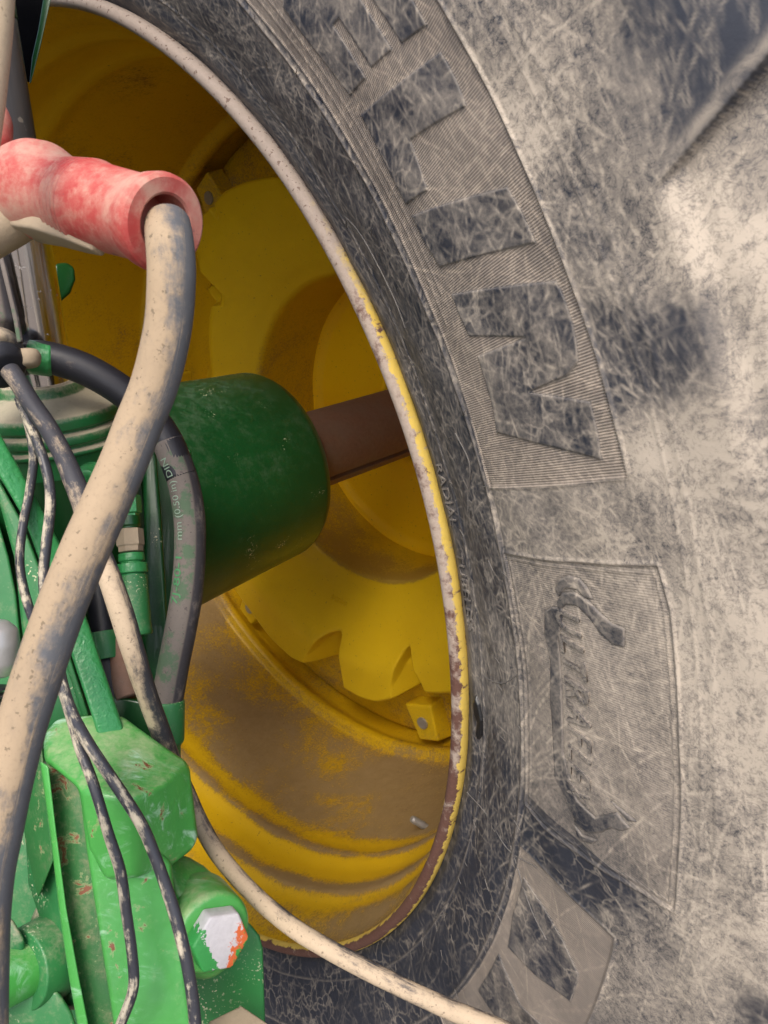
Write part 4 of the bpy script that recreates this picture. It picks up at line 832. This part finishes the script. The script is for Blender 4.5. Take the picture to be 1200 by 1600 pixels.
# ================================================================== HOSES AND CABLES
HO = [(262, 352, .372), (266, 385, .360, 1.0), (268, 430, .358), (265, 490, .360), (255, 550, .362), (240, 605, .364), (216, 665, .364), (188, 735, .360), (157, 805, .356), (122, 885, .352), (90, 965, .350), (62, 1045, .348), (38, 1120, .346), (17, 1200, .344), (-3, 1290, .342), (-20, 1380, .341), (-27, 1480, .341), (-30, 1640, .341)]
hose, HC, HR = tube('hydraulic_hose', HO, .0110, M['hose_tan'], None, seg=40, n=16, wob=.012)
tag(hose, 'thick mud-caked hose curving down from the red grip across the left side', 'hose')
grip = empty('hose_coupling', at(160, 320, .40), 'faded red coupling grip with flared collar at the head of the thick hose', 'coupling')
GA, GB = at(56, 297, .435), at(259, 351, .372); Lg = np.linalg.norm(GB-GA)
gp = [(-.024, .0), (-.023, .010), (-.018, .0190), (-.010, .0245), (-.002, .0265), (.008, .0266), (.016, .0245), (.022, .0222), (.028, .0206), (.036, .0200)]
for k in range(6):
    s0 = .037+k*.0040; gp += [(s0, .0204+.0003*k), (s0+.0012, .0216+.0003*k), (s0+.0026, .0216+.0003*k), (s0+.0040, .0205+.0003*k)]
gp += [(Lg-.022, .0208), (Lg-.015, .0215), (Lg-.010, .0228), (Lg-.004, .0236), (Lg-.001, .0232), (Lg+.0005, .0215), (Lg+.0005, .0150), (Lg-.0005, .0138), (Lg-.004, .0132), (Lg-.02, .0128), (Lg-.02, 0)]
gp = sorted(gp[:-1], key=lambda q: 0) + [gp[-1]]
lathe('grip_body', gp, GA, GB, M['red'], grip, seg=96)
ga = (GB-GA)/Lg; dn = np.array([-.25, -.45, -.85]); dn -= (dn@ga)*ga; dn /= np.linalg.norm(dn); sd2 = np.cross(ga, dn)
bm = bmesh.new(); vs = []
for s_, wv_, dp in ((.006, .011, .0262), (.030, .011, .0240), (.058, .009, .0235), (.078, .004, .0236)):
    s_ = min(s_, Lg-.006)
    for sg in (-1, 1):
        for dd_ in (dp, dp-.008): vs.append(bm.verts.new(V(GA+ga*s_+sd2*wv_*sg+dn*dd_)))
for k in range(3):
    o_ = k*4; bm.faces.new([vs[o_], vs[o_+4], vs[o_+6], vs[o_+2]]); bm.faces.new([vs[o_+1], vs[o_+3], vs[o_+7], vs[o_+5]]); bm.faces.new([vs[o_], vs[o_+1], vs[o_+5], vs[o_+4]]); bm.faces.new([vs[o_+2], vs[o_+6], vs[o_+7], vs[o_+3]])
bm.faces.new([vs[0], vs[2], vs[3], vs[1]]); bm.faces.new([vs[12], vs[13], vs[15], vs[14]])
bevel(bm_obj('grip_rail', bm, M['mud'], grip), .002)
lathe('coupler_body', rnd([(0, 0), (0, .0135), (.02, .0145), (.055, .015), (.055, 0)], .002), at(62, 318, .435), at(-60, 385, .43), M['mud'], grip, seg=48)
kn2 = lathe('red_knob', rnd([(0, 0), (.001, .007), (.010, .0105), (.024, .0105), (.032, .006), (.033, 0)], .003), at(-11, 160, .44), at(-11, 262, .44), M['red'], None, seg=48)
tag(kn2, 'rounded red knob poking in at the left edge above the grip', 'knob')
h2, _, _ = tube('hydraulic_hose', [(-3, -80, .345), (-8, -20, .345), (-12, 45, .345), (-20, 125, .345), (-30, 205, .345), (-46, 300, .345), (-60, 400, .345)], .0085, M['hose_pale'], None); tag(h2, 'blurred tan hose running down the top left corner', 'hose')
# black curved hose with printed line
LO = [(20, 566, .575), (56, 557, .580), (100, 565, .585), (145, 583, .59), (192, 612, .595), (232, 648, .60), (262, 690, .60), (284, 745, .60), (295, 800, .60), (297, 860, .60), (292, 925, .60), (282, 985, .60), (270, 1045, .60), (261, 1098, .60)]
loop, LC, LR = tube('curved_hose', LO[:8], .0122, M['hose_blk'], None, seg=36, n=14, wob=.008)
tag(loop, 'black rubber hose arching right over the cylinder cap, green overspray at its start', 'hose')
loop2, LC2, LR2 = tube('hose_lower_run', LO[6:], .0122, M['hose_loop'], loop, seg=36, n=14, wob=.01)
lathe('hose_ferrule', rnd([(0, .010), (.0, .0133), (.004, .0136), (.032, .0128), (.036, .0100), (.07, .0095), (.07, 0)], .001), at(261, 1094, .60), at(262, 1190, .60), M['green_dusty'], loop, seg=40)
lathe('overspray_collar', rnd([(-.002, .0110), (-.002, .0127), (.014, .0128), (.016, .0110)], .0008), at(48, 558, .578), at(100, 565, .585), M['green_hammer'], loop, seg=40)
# printed line on the hose: follows the tube
def hose_text(txt, Cc, rad, i0, i1, off_ang, size, name, mat):
    me = text_mesh(txt, size); n = len(me.vertices); co = np.empty(n*3); me.vertices.foreach_get('co', co); co = co.reshape(-1, 3)
    x = (co[:, 0]-co[:, 0].min())/(np.ptp(co[:, 0])); idx = i0+(i1-i0)*x; i = np.clip(idx.astype(int), 0, len(Cc)-2); f = (idx-i)[:, None]; P = Cc[i]*(1-f)+Cc[i+1]*f
    T = np.gradient(Cc, axis=0); T = T[i]; T /= np.linalg.norm(T, axis=1)[:, None]; T = T*np.sign(i1-i0)
    view = CAM-P; view -= (view*T).sum(1)[:, None]*T; view /= np.linalg.norm(view, axis=1)[:, None]; side = np.cross(view, T)
    a = off_ang+co[:, 1]/rad; d_ = np.cos(a)[:, None]*view+np.sin(a)[:, None]*side
    me.vertices.foreach_set('co', (P+d_*(rad*1.0+.0004)).ravel()); me.update()
    o = link(name, me, mat, loop2, smooth=False); return o
tx2 = hose_text('7J-80-1', LC2, .0124, 60, 44, .50, .0090, 'printed_text', M['print_green'])
tx = hose_text('mm (0.50 in) DIN', LC2, .0124, 38, 6, .50, .0085, 'printed_text', M['print'])
# clamp and black fitting at the left edge
clp = empty('hose_clamp', at(15, 575, .55), 'muddy black pipe joint and clamp where the cables fan out', 'clamp')
lathe('clamp_ring', rnd([(0, .010), (0, .0205), (.010, .0225), (.018, .0205), (.018, .010)], .003), at(-22, 545, .55), at(30, 600, .53), M['cable_lo'], clp, seg=56)
lathe('clamp_ring', rnd([(.017, .008), (.017, .0165), (.024, .0180), (.031, .0140), (.031, .0)], .003), at(-22, 545, .55), at(30, 600, .53), M['cable_blk'], clp, seg=56)
lathe('fitting_neck', rnd([(0, 0), (0, .0125), (.03, .0150), (.060, .0195), (.064, .012), (.08, .012)], .003), at(-16, 395, .56), at(-2, 530, .55), M['hose_loop'], clp, seg=56)
tube('fitting_strap', [(2, 400, .545), (12, 440, .54), (24, 490, .54), (32, 535, .54)], .0022, M['hose_loop'], clp, seg=12)
mud = lathe('mud_lump', rnd([(0, 0), (.001, .008), (.006, .010), (.013, .008), (.014, 0)], .003), at(40, 545, .55), at(46, 585, .55), M['mud'], clp, seg=24)
# main muddy cable
CA = [(16, 580, .535), (29, 598, .53, .95), (50, 632, .53), (75, 668, .53), (98, 710, .53), (116, 752, .53, 1.1), (134, 800, .525, 1.15), (150, 850, .52, 1.15), (172, 905, .515, 1.15), (190, 958, .515, 1.2), (209, 1020, .52, 1.15), (228, 1080, .535, 1.1), (250, 1140, .56, 1.08), (272, 1195, .585), (292, 1240, .60), (314, 1288, .60), (338, 1330, .59), (372, 1372, .58), (412, 1412, .57), (462, 1452, .56), (515, 1484, .55), (575, 1516, .545), (637, 1547, .54), (705, 1578, .54), (790, 1612, .54), (860, 1650, .54)]
c1, _, _ = tube('muddy_cable', CA, .0066, M['cable_tan'], None, seg=28, n=14, wob=.02)
tag(c1, 'long tan mud-coated cable running from the clamp down across the wheel to the bottom edge', 'cable')
C1a = [(31, 628, .54), (42, 655, .54), (50, 690, .54), (52, 725, .54), (46, 770, .54), (37, 815, .535), (31, 865, .53), (34, 905, .53), (44, 945, .525), (58, 985, .51), (78, 1030, .49), (98, 1080, .475), (112, 1125, .465), (126, 1172, .455), (146, 1225, .448), (168, 1298, .445), (188, 1362, .445), (198, 1430, .445), (207, 1495, .445), (208, 1545, .445), (192, 1592, .445), (170, 1640, .445)]
c2, _, _ = tube('thin_cable', C1a, .0031, M['cable_mix'], None, seg=18, n=12, wob=.03)
tag(c2, 'thin cable with peeling mud hanging down the left of the cast bracket face', 'cable')
C2a = [(30, 622, .545), (42, 652, .54), (58, 690, .535), (73, 735, .53), (79, 785, .525), (73, 845, .52), (68, 905, .515), (76, 965, .50), (88, 1020, .485), (98, 1072, .47), (114, 1118, .462), (136, 1158, .452), (162, 1198, .447), (196, 1248, .445), (224, 1294, .445), (241, 1335, .445), (259, 1384, .445), (277, 1442, .443), (289, 1490, .442), (299, 1545, .442), (305, 1600, .442), (308, 1650, .442)]
c3, _, _ = tube('thin_cable', C2a, .0035, M['cable_mix'], None, seg=18, n=12, wob=.03)
tag(c3, 'slightly thicker black cable with mud flakes crossing the middle of the cast bracket', 'cable')
